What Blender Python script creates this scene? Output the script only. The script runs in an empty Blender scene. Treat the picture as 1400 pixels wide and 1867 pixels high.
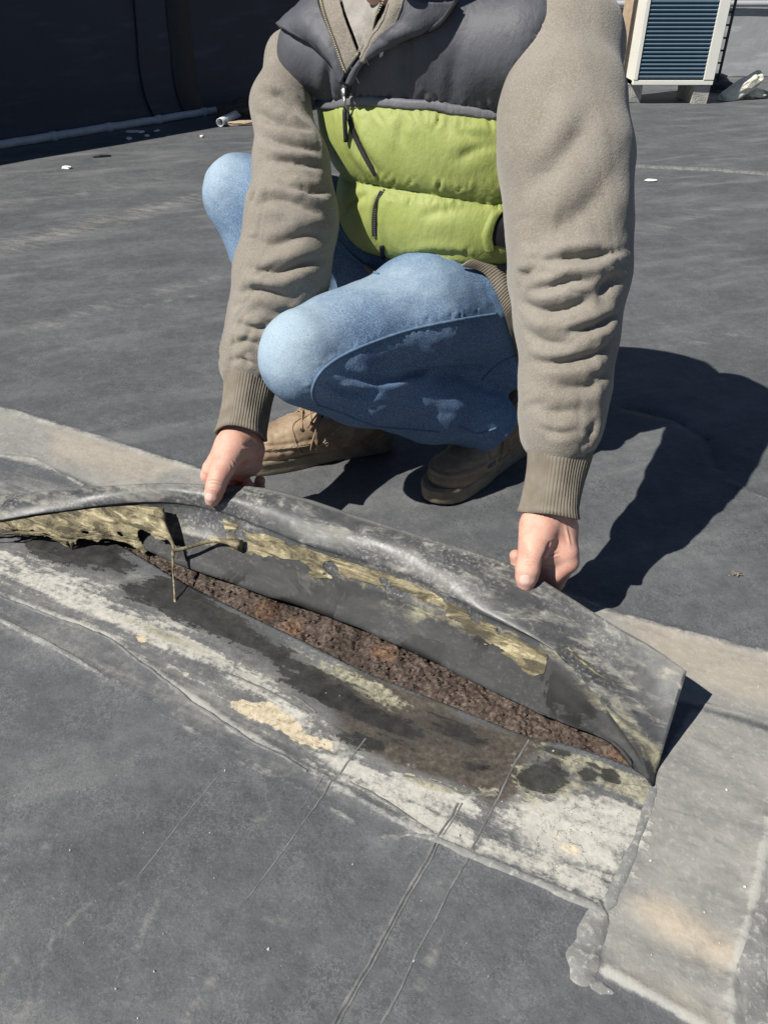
import bpy, bmesh, math, random
import numpy as np
from mathutils import Vector, Matrix
from mathutils.bvhtree import BVHTree
R = math.radians
random.seed(7); rng = np.random.default_rng(7)
sc = bpy.context.scene
S = 0.82                                  # working unit -> metres (camera stands 0.82 m above the roof)
PITCH = R(36)
CP, SP = math.cos(PITCH), math.sin(PITCH)
# ------------------------------------------------------------------ camera
cd = bpy.data.cameras.new('camera'); cam = bpy.data.objects.new('camera', cd)
sc.collection.objects.link(cam); sc.camera = cam
cam.location = (0, 0, S); cam.rotation_euler = (math.pi/2 - PITCH, 0, 0)
cd.sensor_fit = 'HORIZONTAL'; cd.sensor_width = 36; cd.lens = 36; cd.clip_start = 0.02; cd.clip_end = 400
# ------------------------------------------------------------------ sky and sun
SUN_EL = R(48.5); SUN_AZ = math.atan2(-0.86, -0.51)      # azimuth of the sun seen from the roof, from +Y towards +X
world = bpy.data.worlds.new('World'); sc.world = world; world.use_nodes = True
wn = world.node_tree; bg = wn.nodes['Background']
sky = wn.nodes.new('ShaderNodeTexSky'); sky.sky_type = 'NISHITA'; sky.sun_disc = False
sky.sun_elevation = SUN_EL; sky.sun_rotation = SUN_AZ; sky.air_density = 0.8; sky.dust_density = 0.3; sky.altitude = 1500
wn.links.new(sky.outputs[0], bg.inputs[0]); bg.inputs[1].default_value = 0.05
sl = bpy.data.lights.new('sun', 'SUN'); sl.energy = 5.0; sl.angle = R(0.5); sl.color = (1, 0.955, 0.88)
sun = bpy.data.objects.new('sun', sl); sc.collection.objects.link(sun)
to_sun = Vector((math.sin(SUN_AZ)*math.cos(SUN_EL), math.cos(SUN_AZ)*math.cos(SUN_EL), math.sin(SUN_EL)))
sun.rotation_euler = (-to_sun).to_track_quat('-Z', 'Y').to_euler(); sun.location = (-4, -4, 8)
vs = sc.view_settings
vs.view_transform = 'Standard'; vs.look = 'None'; vs.exposure = 0.48; vs.gamma = 1; vs.use_curve_mapping = False
# ------------------------------------------------------------------ helpers: measuring
F32 = np.float32
def at(px, py, t):
    """point seen at photo pixel (px,py) at axial distance t (working units)"""
    u = (px-700)/1400; v = (933.5-py)/1400
    return np.array([u*t, (CP+SP*v)*t, 1+(-SP+CP*v)*t])
def gnd(px, py, z=0.0):
    v = (933.5-py)/1400
    return at(px, py, (1-z)/(SP-CP*v))
def unit(v): v = np.asarray(v, float); return v/np.linalg.norm(v)
# ------------------------------------------------------------------ helpers: noise
_T = rng.random(4096*2).astype(F32)
def _h(i, j, k): return _T[(i*73 + j*179 + k*283 + (i*j) % 61*17) % 4096]
def vnoise(P):
    P = np.asarray(P, F32); I = np.floor(P).astype(np.int64); f = P-I; f = f*f*(3-2*f)
    i, j, k = I[..., 0], I[..., 1], I[..., 2]; x, y, z = f[..., 0], f[..., 1], f[..., 2]
    def l(a, b, t): return a+(b-a)*t
    return l(l(l(_h(i,j,k), _h(i+1,j,k), x), l(_h(i,j+1,k), _h(i+1,j+1,k), x), y),
             l(l(_h(i,j,k+1), _h(i+1,j,k+1), x), l(_h(i,j+1,k+1), _h(i+1,j+1,k+1), x), y), z)*2-1
def fbm(P, o=4, g=0.5):
    s = 0; a = 1; P = np.asarray(P, F32)
    for _ in range(o): s = s+a*vnoise(P); P = P*2.03+17.1; a *= g
    return s
def sstep(a, b, x): t = np.clip((x-a)/(b-a), 0, 1); return t*t*(3-2*t)
# ------------------------------------------------------------------ helpers: objects
C = sc.collection
def mesh_obj(name, V, F, mat=None, parent=None, smooth=True, attrs=None, fmat=None):
    me = bpy.data.meshes.new(name)
    me.from_pydata((np.asarray(V, float)*S).tolist(), [], F.tolist() if isinstance(F, np.ndarray) else F)
    if smooth: me.polygons.foreach_set('use_smooth', [True]*len(me.polygons))
    o = bpy.data.objects.new(name, me); C.objects.link(o)
    for m in (mat if isinstance(mat, (list, tuple)) else [mat]):
        if m: me.materials.append(m)
    if fmat is not None: me.polygons.foreach_set('material_index', np.asarray(fmat, np.int32))
    if attrs:
        for k, a in attrs.items():
            at_ = me.attributes.new(k, 'FLOAT', 'POINT'); at_.data.foreach_set('value', np.asarray(a, F32))
    if parent is not None: o.parent = parent
    me.update(); return o
def empty(name, loc=(0, 0, 0)):
    o = bpy.data.objects.new(name, None); C.objects.link(o); o.location = Vector(loc)*S; o.empty_display_size = .1
    return o
def put(o, parent):
    """parent a mesh written in world coordinates under an Empty that may stand elsewhere"""
    o.parent = parent; o.matrix_parent_inverse = Matrix.Translation(-parent.location); return o
def tag(o, label=None, cat=None, group=None, kind=None):
    if label: o['label'] = label
    if cat: o['category'] = cat
    if group: o['group'] = group
    if kind: o['kind'] = kind
    return o
# ------------------------------------------------------------------ helpers: implicit surfaces
class Field:
    def __init__(s, lo, hi, h):
        s.lo = np.array(lo, F32); s.h = h; n = np.ceil((np.array(hi)-lo)/h).astype(int)+1
        s.n = n; s.D = np.full(n, 9.0, F32)
        s.ax = [(s.lo[i]+h*np.arange(n[i])).astype(F32) for i in range(3)]
    def sub(s, lo, hi):
        a = np.clip(np.floor((lo-s.lo)/s.h).astype(int), 0, s.n-1); b = np.clip(np.ceil((hi-s.lo)/s.h).astype(int)+1, 1, s.n)
        sl_ = tuple(slice(a[i], b[i]) for i in range(3))
        g = np.meshgrid(*[s.ax[i][sl_[i]] for i in range(3)], indexing='ij', sparse=True)
        return sl_, g
    def comb(s, sl_, d, k, op='u'):
        A = s.D[sl_]
        if op == 'u':
            if k > 0: q = np.clip(.5+.5*(A-d)/k, 0, 1); s.D[sl_] = A+(d-A)*q-k*q*(1-q)
            else: s.D[sl_] = np.minimum(A, d)
        else:
            d = -d
            if k > 0: q = np.clip(.5-.5*(A-d)/k, 0, 1); s.D[sl_] = A+(d-A)*q+k*q*(1-q)
            else: s.D[sl_] = np.maximum(A, d)
    def cone(s, a, b, ra, rb, k=.01, op='u'):
        a = np.asarray(a, F32); b = np.asarray(b, F32); m = max(ra, rb)+k*2+s.h*3
        sl_, (x, y, z) = s.sub(np.minimum(a, b)-m, np.maximum(a, b)+m)
        ba = b-a; L = max(float(ba@ba), 1e-9)
        t = np.clip(((x-a[0])*ba[0]+(y-a[1])*ba[1]+(z-a[2])*ba[2])/L, 0, 1)
        d = np.sqrt((x-a[0]-t*ba[0])**2+(y-a[1]-t*ba[1])**2+(z-a[2]-t*ba[2])**2)-(ra+(rb-ra)*t)
        s.comb(sl_, d, k, op); return s
    def chain(s, pts, k=.01, op='u'):
        for (p, r), (q, w) in zip(pts[:-1], pts[1:]): s.cone(p, q, r, w, k, op)
        return s
    def ell(s, c, r, fr=np.eye(3), k=.02, op='u'):
        c = np.asarray(c, F32); fr = np.asarray(fr, F32); r = np.asarray(r, F32); m = float(max(r))+k*2+s.h*3
        sl_, (x, y, z) = s.sub(c-m, c+m)
        q = [((x-c[0])*fr[i][0]+(y-c[1])*fr[i][1]+(z-c[2])*fr[i][2]) for i in range(3)]
        k0 = np.sqrt(sum((q[i]/r[i])**2 for i in range(3)))+1e-9; k1 = np.sqrt(sum((q[i]/r[i]**2)**2 for i in range(3)))+1e-9
        s.comb(sl_, k0*(k0-1)/k1, k, op); return s
    def plane(s, p, n, k=0):                       # keep the side the normal points away from
        n = unit(n).astype(F32); x, y, z = np.meshgrid(*s.ax, indexing='ij', sparse=True)
        d = (x-F32(p[0]))*n[0]+(y-F32(p[1]))*n[1]+(z-F32(p[2]))*n[2]
        s.D = np.maximum(s.D, d) if k == 0 else (lambda q: s.D+(d-s.D)*q+k*q*(1-q))(np.clip(.5-.5*(s.D-d)/k, 0, 1))
        return s
    def mesh(s, smooth=1):
        D = s.D; sg = D < 0; n = D.shape
        cs = np.zeros(tuple(i-1 for i in n), np.int8)
        offs = [(i, j, k) for i in (0, 1) for j in (0, 1) for k in (0, 1)]
        for o in offs: cs += sg[o[0]:n[0]-1+o[0], o[1]:n[1]-1+o[1], o[2]:n[2]-1+o[2]]
        I = np.argwhere((cs > 0) & (cs < 8)); idx = np.full(cs.shape, -1, np.int32); idx[tuple(I.T)] = np.arange(len(I))
        vals = np.stack([D[I[:, 0]+o[0], I[:, 1]+o[1], I[:, 2]+o[2]] for o in offs], 1)
        P = np.zeros((len(I), 3)); cnt = np.zeros(len(I)); oa = np.array(offs, float)
        for i in range(8):
            for j in range(i+1, 8):
                if sum(abs(offs[i][k]-offs[j][k]) for k in range(3)) != 1: continue
                a, b = vals[:, i], vals[:, j]; m = (a < 0) != (b < 0); t = np.where(m, a/np.where(m, a-b, 1), 0)
                P[m] += (oa[i]+(oa[j]-oa[i])*t[:, None])[m]; cnt[m] += 1
        V = s.lo+s.h*(I+P/np.maximum(cnt, 1)[:, None]); Q = []
        for axis in range(3):
            u, w = [(1, 2), (2, 0), (0, 1)][axis]
            a = [slice(None)]*3; b = [slice(None)]*3; a[axis] = slice(0, n[axis]-1); b[axis] = slice(1, n[axis])
            E = np.argwhere(sg[tuple(a)] != sg[tuple(b)])
            E = E[(E[:, u] > 0) & (E[:, w] > 0) & (E[:, u] < n[u]-1) & (E[:, w] < n[w]-1)]
            def g(du, dw): e = E.copy(); e[:, u] -= du; e[:, w] -= dw; return idx[tuple(e.T)]
            q = np.stack([g(1, 1), g(0, 1), g(0, 0), g(1, 0)], 1); fl = ~sg[tuple(E.T)]
            q[fl] = q[fl][:, ::-1]; Q.append(q)
        Q = np.concatenate(Q); Q = Q[(Q >= 0).all(1)]
        for _ in range(smooth): V = relax(V, Q)
        return V, Q
def relax(V, Q, f=.5):
    A = np.zeros_like(V); c = np.zeros(len(V)); m = Q.shape[1]
    for i in range(m):
        a, b = Q[:, i], Q[:, (i+1) % m]
        for k in range(3): A[:, k] += np.bincount(a, V[b, k], len(V))+np.bincount(b, V[a, k], len(V))
        c += np.bincount(a, minlength=len(V))+np.bincount(b, minlength=len(V))
    return V+(A/np.maximum(c, 1)[:, None]-V)*f
def normals(V, Q):
    n = np.cross(V[Q[:, 2]]-V[Q[:, 0]], V[Q[:, 3 % Q.shape[1]]]-V[Q[:, 1]]); N = np.zeros_like(V)
    for i in range(Q.shape[1]):
        for k in range(3): N[:, k] += np.bincount(Q[:, i], n[:, k], len(V))
    return N/(np.linalg.norm(N, axis=1)[:, None]+1e-12)
def catmull(P, n, closed=False):
    P = np.asarray(P, float); L = np.concatenate([[0], np.cumsum(np.linalg.norm(np.diff(P, axis=0), axis=1))])
    E = np.vstack([2*P[0]-P[1], P, 2*P[-1]-P[-2]]); s = np.linspace(0, L[-1], n)
    i = np.clip(np.searchsorted(L, s, 'right')-1, 0, len(P)-2); t = ((s-L[i])/np.maximum(L[i+1]-L[i], 1e-9))[:, None]
    p0, p1, p2, p3 = E[i], E[i+1], E[i+2], E[i+3]
    return .5*((2*p1)+(-p0+p2)*t+(2*p0-5*p1+4*p2-p3)*t*t+(-p0+3*p1-3*p2+p3)*t**3)
def bvh_of(V, Q): return BVHTree.FromPolygons([tuple(v) for v in V], [tuple(q) for q in Q.tolist()])
def hit(bvh, px, py):
    d = at(px, py, 1.0)-np.array([0, 0, 1.0]); r = bvh.ray_cast(Vector((0, 0, 1)), Vector(d).normalized())
    return (np.array(r[0]), np.array(r[1])) if r[0] is not None else None
def on_surface(bvh, pts, off=0.0, step=6):
    """a line drawn over a garment, laid on its surface"""
    P2 = catmull([(x, y, 0) for x, y in pts], max(3, int(sum(math.dist(a, b) for a, b in zip(pts[:-1], pts[1:]))/step)+1))
    out = []
    for x, y, _ in P2:
        r = hit(bvh, x, y)
        if r is not None: out.append(r[0]+r[1]*off)
    return np.array(out)
def folds(V, Q, strokes):
    """press creases into cloth: strokes = (pixel polyline, width, depth)"""
    b = bvh_of(V, Q); N = normals(V, Q); disp = np.zeros(len(V))
    for pts, w, A in strokes:
        L = on_surface(b, pts, 0, 3)
        if len(L) < 2: continue
        m = np.where(((V > L.min(0)-3.2*w) & (V < L.max(0)+3.2*w)).all(1))[0]
        if not len(m): continue
        d = np.full(len(m), 9.0); ii = np.zeros(len(m))
        for q, p in enumerate(L):
            e = np.linalg.norm(V[m]-p, axis=1); c = e < d; d[c] = e[c]; ii[c] = q
        fade = np.clip(np.minimum(ii, len(L)-1-ii)/max(1, .35*len(L)), 0, 1)
        disp[m] += fade*A*(-np.exp(-(d/(.7*w))**2)+.55*np.exp(-((d-1.8*w)/(1.2*w))**2))
    return V+N*disp[:, None]
def tube(L, r, k=8, cap=True):
    L = np.asarray(L, float); n = len(L); r = np.broadcast_to(np.asarray(r, float), (n,))
    T = np.gradient(L, axis=0); T /= np.linalg.norm(T, axis=1)[:, None]+1e-12
    up = np.array([0, 0, 1.0]) if abs(T[0][2]) < .9 else np.array([1.0, 0, 0]); V = []
    u = unit(np.cross(T[0], up))
    for i in range(n):
        u = unit(u-T[i]*(u@T[i])); w = np.cross(T[i], u)
        for j in range(k): a = 2*math.pi*j/k; V.append(L[i]+r[i]*(math.cos(a)*u+math.sin(a)*w))
    F = [(i*k+j, i*k+(j+1) % k, (i+1)*k+(j+1) % k, (i+1)*k+j) for i in range(n-1) for j in range(k)]
    if cap: F += [tuple(range(k-1, -1, -1)), tuple((n-1)*k+j for j in range(k))]
    return np.array(V), F
def join(parts):
    V = []; F = []; o = 0
    for v, f in parts: V.append(v); F += [tuple(i+o for i in q) for q in f]; o += len(v)
    return np.vstack(V), F
def loft(rails, nu, nv):
    Rr = np.stack([catmull(r, nu) for r in rails], 1)          # nu x nr x 3
    V = np.stack([catmull(Rr[i], nv) for i in range(nu)], 0)    # nu x nv x 3
    F = np.array([(i*nv+j, (i+1)*nv+j, (i+1)*nv+j+1, i*nv+j+1) for i in range(nu-1) for j in range(nv-1)])
    uu, vv = np.meshgrid(np.linspace(0, 1, nu), np.linspace(0, len(rails)-1, nv), indexing='ij')
    return V.reshape(-1, 3), F, uu.ravel(), vv.ravel()
def solid(o, th, off=-1):
    m = o.modifiers.new('thickness', 'SOLIDIFY'); m.thickness = th*S; m.offset = off; return o
def box(c, d, bev=0.0, rot=None):
    c = np.array(c, float); hx = np.array(d, float)/2; bm = bmesh.new(); bmesh.ops.create_cube(bm, size=2)
    for v in bm.verts: v.co = Vector(v.co)*Vector(hx) if False else Vector((v.co.x*hx[0], v.co.y*hx[1], v.co.z*hx[2]))
    if bev: bmesh.ops.bevel(bm, geom=bm.edges[:], offset=bev, segments=2, affect='EDGES')
    bm.verts.index_update(); V = np.array([v.co for v in bm.verts]); F = [tuple(v.index for v in f.verts) for f in bm.faces]; bm.free()
    if rot is not None: V = V@np.array(rot).T
    return V+c, F
# ------------------------------------------------------------------ helpers: materials
class Mat:
    def __init__(s, name, rough=.8, spec=.3):
        s.m = bpy.data.materials.new(name); s.m.use_nodes = True; s.nt = s.m.node_tree; s.b = s.nt.nodes['Principled BSDF']
        s.b.inputs['Roughness'].default_value = rough; s.b.inputs['Specular IOR Level'].default_value = spec
        s.co = s.nt.nodes.new('ShaderNodeTexCoord').outputs['Object']
    def n(s, t): return s.nt.nodes.new('ShaderNode'+t)
    def lk(s, a, b): s.nt.links.new(a, b)
    def setin(s, i, v):
        if hasattr(v, 'is_output'): s.lk(v, i)
        else: i.default_value = v
    def scale(s, v, co=None, rot=(0, 0, 0)):
        m = s.n('Mapping'); m.vector_type = 'TEXTURE'; s.lk(co or s.co, m.inputs[0]); m.inputs['Scale'].default_value = tuple(1/x for x in v); m.inputs['Rotation'].default_value = rot; return m.outputs[0]   # turn, then scale
    def noise(s, sc_, det=4, rough=.55, co=None, dist=0):
        t = s.n('TexNoise'); s.lk(co or s.co, t.inputs['Vector']); t.inputs['Scale'].default_value = sc_; t.inputs['Detail'].default_value = det
        t.inputs['Roughness'].default_value = rough; t.inputs['Distortion'].default_value = dist; return t.outputs['Fac']
    def wave(s, sc_, co=None, dist=0, det=0, dirn='X'):
        t = s.n('TexWave'); s.lk(co or s.co, t.inputs['Vector']); t.inputs['Scale'].default_value = sc_; t.inputs['Distortion'].default_value = dist
        t.inputs['Detail'].default_value = det; t.bands_direction = dirn; return t.outputs['Fac']
    def voro(s, sc_, feat='F1', co=None):
        t = s.n('TexVoronoi'); s.lk(co or s.co, t.inputs['Vector']); t.inputs['Scale'].default_value = sc_; t.feature = feat; return t.outputs['Distance']
    def attr(s, a): t = s.n('Attribute'); t.attribute_name = a; return t.outputs['Fac']
    def mth(s, op, a, b=0.0, c=None, clamp=False):
        t = s.n('Math'); t.operation = op; t.use_clamp = clamp; s.setin(t.inputs[0], a); s.setin(t.inputs[1], b)
        if c is not None: s.setin(t.inputs[2], c)
        return t.outputs[0]
    def rng(s, f, a, b, c=0.0, d=1.0):
        t = s.n('MapRange'); t.interpolation_type = 'SMOOTHSTEP'; s.lk(f, t.inputs[0])
        for i, v in enumerate((a, b, c, d)): t.inputs[i+1].default_value = v
        return t.outputs[0]
    def ramp(s, f, stops):
        t = s.n('ValToRGB'); s.lk(f, t.inputs[0]); e = t.color_ramp.elements
        while len(e) < len(stops): e.new(.5)
        for q, (p, c) in zip(e, stops): q.position = p; q.color = (*c, 1)
        return t.outputs[0]
    def mix(s, f, a, b, mode='MIX'):
        t = s.n('Mix'); t.data_type = 'RGBA'; t.blend_type = mode; s.setin(t.inputs[0], f)
        for i, v in ((6, a), (7, b)):
            if hasattr(v, 'is_output'): s.lk(v, t.inputs[i])
            else: t.inputs[i].default_value = (*v, 1)
        return t.outputs[2]
    def bump(s, hgt, strength=.5, dist=.002, prev=None):
        t = s.n('Bump'); s.lk(hgt, t.inputs['Height']); t.inputs['Strength'].default_value = strength; t.inputs['Distance'].default_value = dist
        if prev: s.lk(prev, t.inputs['Normal'])
        s.lk(t.outputs[0], s.b.inputs['Normal']); return t.outputs[0]
    def col(s, c):
        if hasattr(c, 'is_output'): s.lk(c, s.b.inputs['Base Color'])
        else: s.b.inputs['Base Color'].default_value = (*c, 1)
        return s
    def rough(s, r): s.setin(s.b.inputs['Roughness'], r); return s
    def mask(s, a, nz, k=.8, lo=.42, hi=.58):
        v = s.attr(a); return s.rng(s.mth('ADD', v, s.mth('MULTIPLY', s.mth('MULTIPLY', s.mth('SUBTRACT', nz, .5), k), s.mth('MULTIPLY', v, 5, clamp=True))), lo, hi)
def simple(name, c, rough=.7, spec=.3, var=.25, sc_=30, bump=.2, bsc=300, bd=.001):
    m = Mat(name, rough, spec); nz = m.noise(sc_, 5)
    m.col(m.ramp(nz, [(.25, tuple(x*(1-var) for x in c)), (.75, tuple(min(1, x*(1+var)) for x in c))]))
    if bump: m.bump(m.noise(bsc, 4), bump, bd)
    return m.m
# ================================================================== the roof
AX = unit([.898, -.44, 0]); NB = np.array([.44, .898, 0])          # along the peeled strip / away from the camera across it
def poly_sd(P, poly):
    """signed distance in plan, negative inside"""
    d = np.full(len(P), 9.0); ins = np.zeros(len(P), bool); n = len(poly); near = np.zeros((len(P), 2))
    for i in range(n):
        a, b = poly[i][:2], poly[(i+1) % n][:2]; e = b-a; w = P-a
        t = np.clip((w@e)/max(e@e, 1e-12), 0, 1); q = a+t[:, None]*e; dd = np.linalg.norm(P-q, axis=1)
        c = dd < d; d[c] = dd[c]; near[c] = q[c]
        cr = ((a[1] <= P[:, 1]) != (b[1] <= P[:, 1])) & (P[:, 0] < (b[0]-a[0])*(P[:, 1]-a[1])/((b[1]-a[1]) if abs(b[1]-a[1]) > 1e-12 else 1e-12)+a[0])
        ins ^= cr
    return np.where(ins, -d, d), near
def line_d(P, pts):
    L = np.array([gnd(*p)[:2] for p in pts]); d = np.full(len(P), 9.0); side = np.zeros(len(P))
    for a, b in zip(L[:-1], L[1:]):
        e = b-a; w = P-a; t = np.clip((w@e)/(e@e), 0, 1); dd = np.linalg.norm(w-t[:, None]*e, axis=1)
        c = dd < d; d[c] = dd[c]; side[c] = np.sign(e[0]*w[c, 1]-e[1]*w[c, 0])
    return d, side
SLIT = [(195, 982), (260, 1018), (330, 1060), (450, 1120), (550, 1168), (650, 1218), (740, 1255), (837, 1293), (971, 1346), (1036, 1358), (1148, 1397), (1186, 1412)]
HEM = [(205, 978), (250, 1003), (320, 1027), (400, 1055), (475, 1080), (575, 1115), (650, 1142), (700, 1165), (811, 1218), (900, 1262), (971, 1298), (1050, 1330), (1121, 1352), (1180, 1400)]
slit_f = catmull([gnd(*p) for p in SLIT], 60); slit_b = catmull([gnd(*p)+NB*.03 for p in HEM], 60)
hole = np.vstack([slit_f, slit_b[::-1]])[:, :2]
def axis_coords(lo, hi, h, far, g=1.045):
    c = list(np.arange(lo, hi, h)); s = h; a = hi
    while a < far: c.append(a); s *= g; a += s
    c.append(far); s = h; a = lo-h
    while a > -far: c.insert(0, a); s *= g; a -= s
    c.insert(0, -far); return np.array(c)
xs = axis_coords(-.95, .95, .0042, 70); ys = axis_coords(.34, 1.75, .0042, 70)
GX, GY = np.meshgrid(xs, ys, indexing='ij'); GP = np.stack([GX.ravel(), GY.ravel()], 1)
sd = np.full(len(GP), 9.0); nearbox = (GP[:, 0] > hole[:, 0].min()-.05) & (GP[:, 0] < hole[:, 0].max()+.05) & (GP[:, 1] > hole[:, 1].min()-.05) & (GP[:, 1] < hole[:, 1].max()+.05)
s_, nr = poly_sd(GP[nearbox], hole); ix = np.where(nearbox)[0]; sn = np.abs(s_) < .0023
GP[ix[sn]] = nr[sn]; s_[sn] = 0; sd[nearbox] = s_
P3 = np.column_stack([GP, np.zeros(len(GP))])
fine = (np.abs(GP[:, 0]) < 1.6) & (GP[:, 1] > 0) & (GP[:, 1] < 2.6)
gz = .0035*fbm(P3*2.1, 3)+np.where(fine, .0009*fbm(P3*23, 3), 0)
gz *= sstep(0, .05, np.abs(sd))
A = {k: np.zeros(len(GP)) for k in ('dust', 'chalk', 'yellow', 'dark', 'tan', 'line', 'brown', 'warm', 'smear')}
def paint(name, pts, v=1.0, f=.012, add=False):
    poly = np.array([gnd(*p)[:2] for p in pts]); lo, hi = poly.min(0)-f*3, poly.max(0)+f*3
    m = np.where(((GP > lo) & (GP < hi)).all(1))[0]
    if len(m):
        q, _ = poly_sd(GP[m], poly); val = v*(1-sstep(-f, f, q)); A[name][m] = np.maximum(A[name][m], val) if not add else A[name][m]+val
def stroke(name, pts, w, v=1.0, hgt=0.0, step=0.0, hw=None):
    L = np.array([gnd(*p)[:2] for p in pts]); m = np.where(((GP > L.min(0)-.1) & (GP < L.max(0)+.1)).all(1))[0]
    d, side = line_d(GP[m], pts)
    if name: A[name][m] = np.maximum(A[name][m], v*np.exp(-(d/w)**2))
    if hgt: gz[m] += hgt*np.exp(-(d/(hw or w))**2)
    if step: gz[m] += step*np.where(side > 0, np.exp(-(d/.03)), 0)
# dust lying on the old cover strip behind the peel and on the patch at the right
paint('dust', [(-700, 540), (-80, 722), (120, 778), (370, 858), (760, 985), (1140, 1122), (1460, 1208), (2000, 1355), (2000, 1560), (1460, 1345), (1290, 1292), (1000, 1230), (600, 1080), (360, 960), (180, 890), (100, 858), (-80, 812), (-700, 620)], .8, .012)
paint('dust', [(-80, 830), (150, 892), (300, 960), (0, 960), (-80, 960)], .34, .02)
paint('dust', [(1200, 1395), (1262, 1290), (1460, 1352), (1640, 1420), (1560, 1700), (1480, 1980), (1420, 1940), (1280, 1872), (1095, 1766), (1103, 1662), (1150, 1560), (1184, 1440)], .74, .008)
paint('dust', [(-80, 985), (100, 985), (300, 1060), (500, 1170), (800, 1300), (1185, 1425), (1150, 1560), (1105, 1660), (900, 1570), (740, 1500), (560, 1405), (330, 1262), (150, 1148), (-80, 1065)], .42, .02)
paint('dust', [(-80, 1065), (150, 1148), (330, 1262), (560, 1405), (700, 1475), (700, 1500), (430, 1385), (200, 1245), (-80, 1120)], .28, .02)
paint('warm', [(1150, 1650), (1190, 1632), (1260, 1668), (1345, 1735), (1345, 1770), (1300, 1755), (1200, 1700)], .9, .02)
paint('warm', [(1140, 1125), (1240, 1150), (1460, 1225), (1460, 1300), (1290, 1250), (1180, 1190)], .5, .03)
paint('warm', [(100, 780), (330, 850), (250, 880), (90, 830)], .5, .03)
paint('warm', [(1150, 1775), (1250, 1820), (1340, 1880), (1290, 1900)], .4, .02)
# chalky residue
paint('chalk', [(-60, 985), (70, 1005), (200, 1068), (330, 1135), (420, 1200), (560, 1280), (470, 1290), (330, 1220), (200, 1155), (90, 1097), (-60, 1045)], .78, .035)
paint('chalk', [(120, 1085), (220, 1115), (330, 1170), (430, 1230), (400, 1235), (300, 1190), (180, 1135)], .95, .02)
paint('chalk', [(860, 1492), (940, 1466), (1040, 1440), (1184, 1450), (1160, 1560), (1112, 1655), (1000, 1610), (880, 1550)], .98, .03)
paint('chalk', [(920, 1500), (1010, 1480), (1100, 1500), (1120, 1560), (1080, 1610), (990, 1580), (920, 1540)], 1.25, .03)
paint('chalk', [(640, 1350), (700, 1398), (760, 1405), (880, 1445), (900, 1500), (860, 1545), (740, 1490), (600, 1400), (560, 1375)], .85, .03)
paint('chalk', [(400, 1258), (520, 1272), (640, 1345), (665, 1372), (600, 1392), (480, 1335)], .75, .025)
paint('chalk', [(560, 1378), (700, 1448), (850, 1530), (820, 1530), (660, 1450), (540, 1385)], .9, .015)
paint('yellow', [(330, 1085), (420, 1105), (520, 1170), (640, 1225), (740, 1285), (760, 1310), (700, 1300), (600, 1240), (480, 1180), (380, 1120)], .85, .025)
paint('yellow', [(930, 1376), (1000, 1362), (1120, 1393), (1186, 1420), (1175, 1475), (1080, 1455), (960, 1462)], .85, .025)
paint('yellow', [(200, 1120), (300, 1130), (380, 1190), (520, 1270), (480, 1275), (320, 1190)], .5, .025)
paint('yellow', [(730, 1405), (800, 1425), (910, 1440), (900, 1455), (800, 1440), (740, 1420)], .9, .01)
paint('yellow', [(860, 1500), (960, 1520), (1040, 1560), (1000, 1580), (900, 1545)], .6, .02)
# wet black patches and mud along the opening
paint('dark', [(40, 980), (120, 975), (200, 985), (250, 1030), (225, 1058), (120, 1034), (50, 1012)], .95, .028)
paint('dark', [(225, 1062), (330, 1052), (430, 1115), (530, 1182), (610, 1235), (570, 1250), (470, 1205), (380, 1155), (280, 1110), (225, 1096)], 1.0, .026)
paint('dark', [(440, 1170), (560, 1225), (620, 1240), (720, 1300), (790, 1330), (760, 1360), (640, 1310), (540, 1262)], 1.0, .026)
paint('dark', [(700, 1290), (830, 1310), (900, 1345), (880, 1380), (780, 1350)], .8, .024)
paint('dark', [(600, 1335), (650, 1330), (700, 1352), (690, 1372), (640, 1368)], .75, .016)
paint('dark', [(948, 1412), (962, 1396), (978, 1376), (992, 1384), (1004, 1378), (1020, 1388), (1046, 1414), (1030, 1432), (1000, 1446), (960, 1438)], 1.1, .016)
paint('dark', [(985, 1366), (1010, 1362), (1040, 1370), (1030, 1382), (1000, 1376)], .8, .016)
paint('dark', [(1052, 1410), (1062, 1398), (1080, 1398), (1094, 1412), (1080, 1430), (1060, 1428)], 1.1, .016)
paint('dark', [(1094, 1410), (1115, 1408), (1124, 1422), (1102, 1430)], 1.1, .016)
paint('dark', [(820, 1395), (880, 1385), (900, 1400), (850, 1415)], .6, .014)
paint('brown', [(560, 1225), (660, 1225), (850, 1305), (1000, 1360), (940, 1440), (900, 1475), (790, 1425), (720, 1405), (610, 1330)], 1.0, .035)
paint('tan', [(420, 1284), (440, 1270), (462, 1278), (484, 1276), (520, 1302), (545, 1316), (560, 1336), (606, 1350), (606, 1374), (566, 1362), (530, 1350), (490, 1324), (445, 1304)], 1.0, .012)
paint('tan', [(243, 1162), (262, 1158), (272, 1172), (255, 1180)], 1.0, .007)
paint('tan', [(1000, 1520), (1060, 1540), (1070, 1590), (1010, 1590), (920, 1540)], .55, .03)
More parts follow.
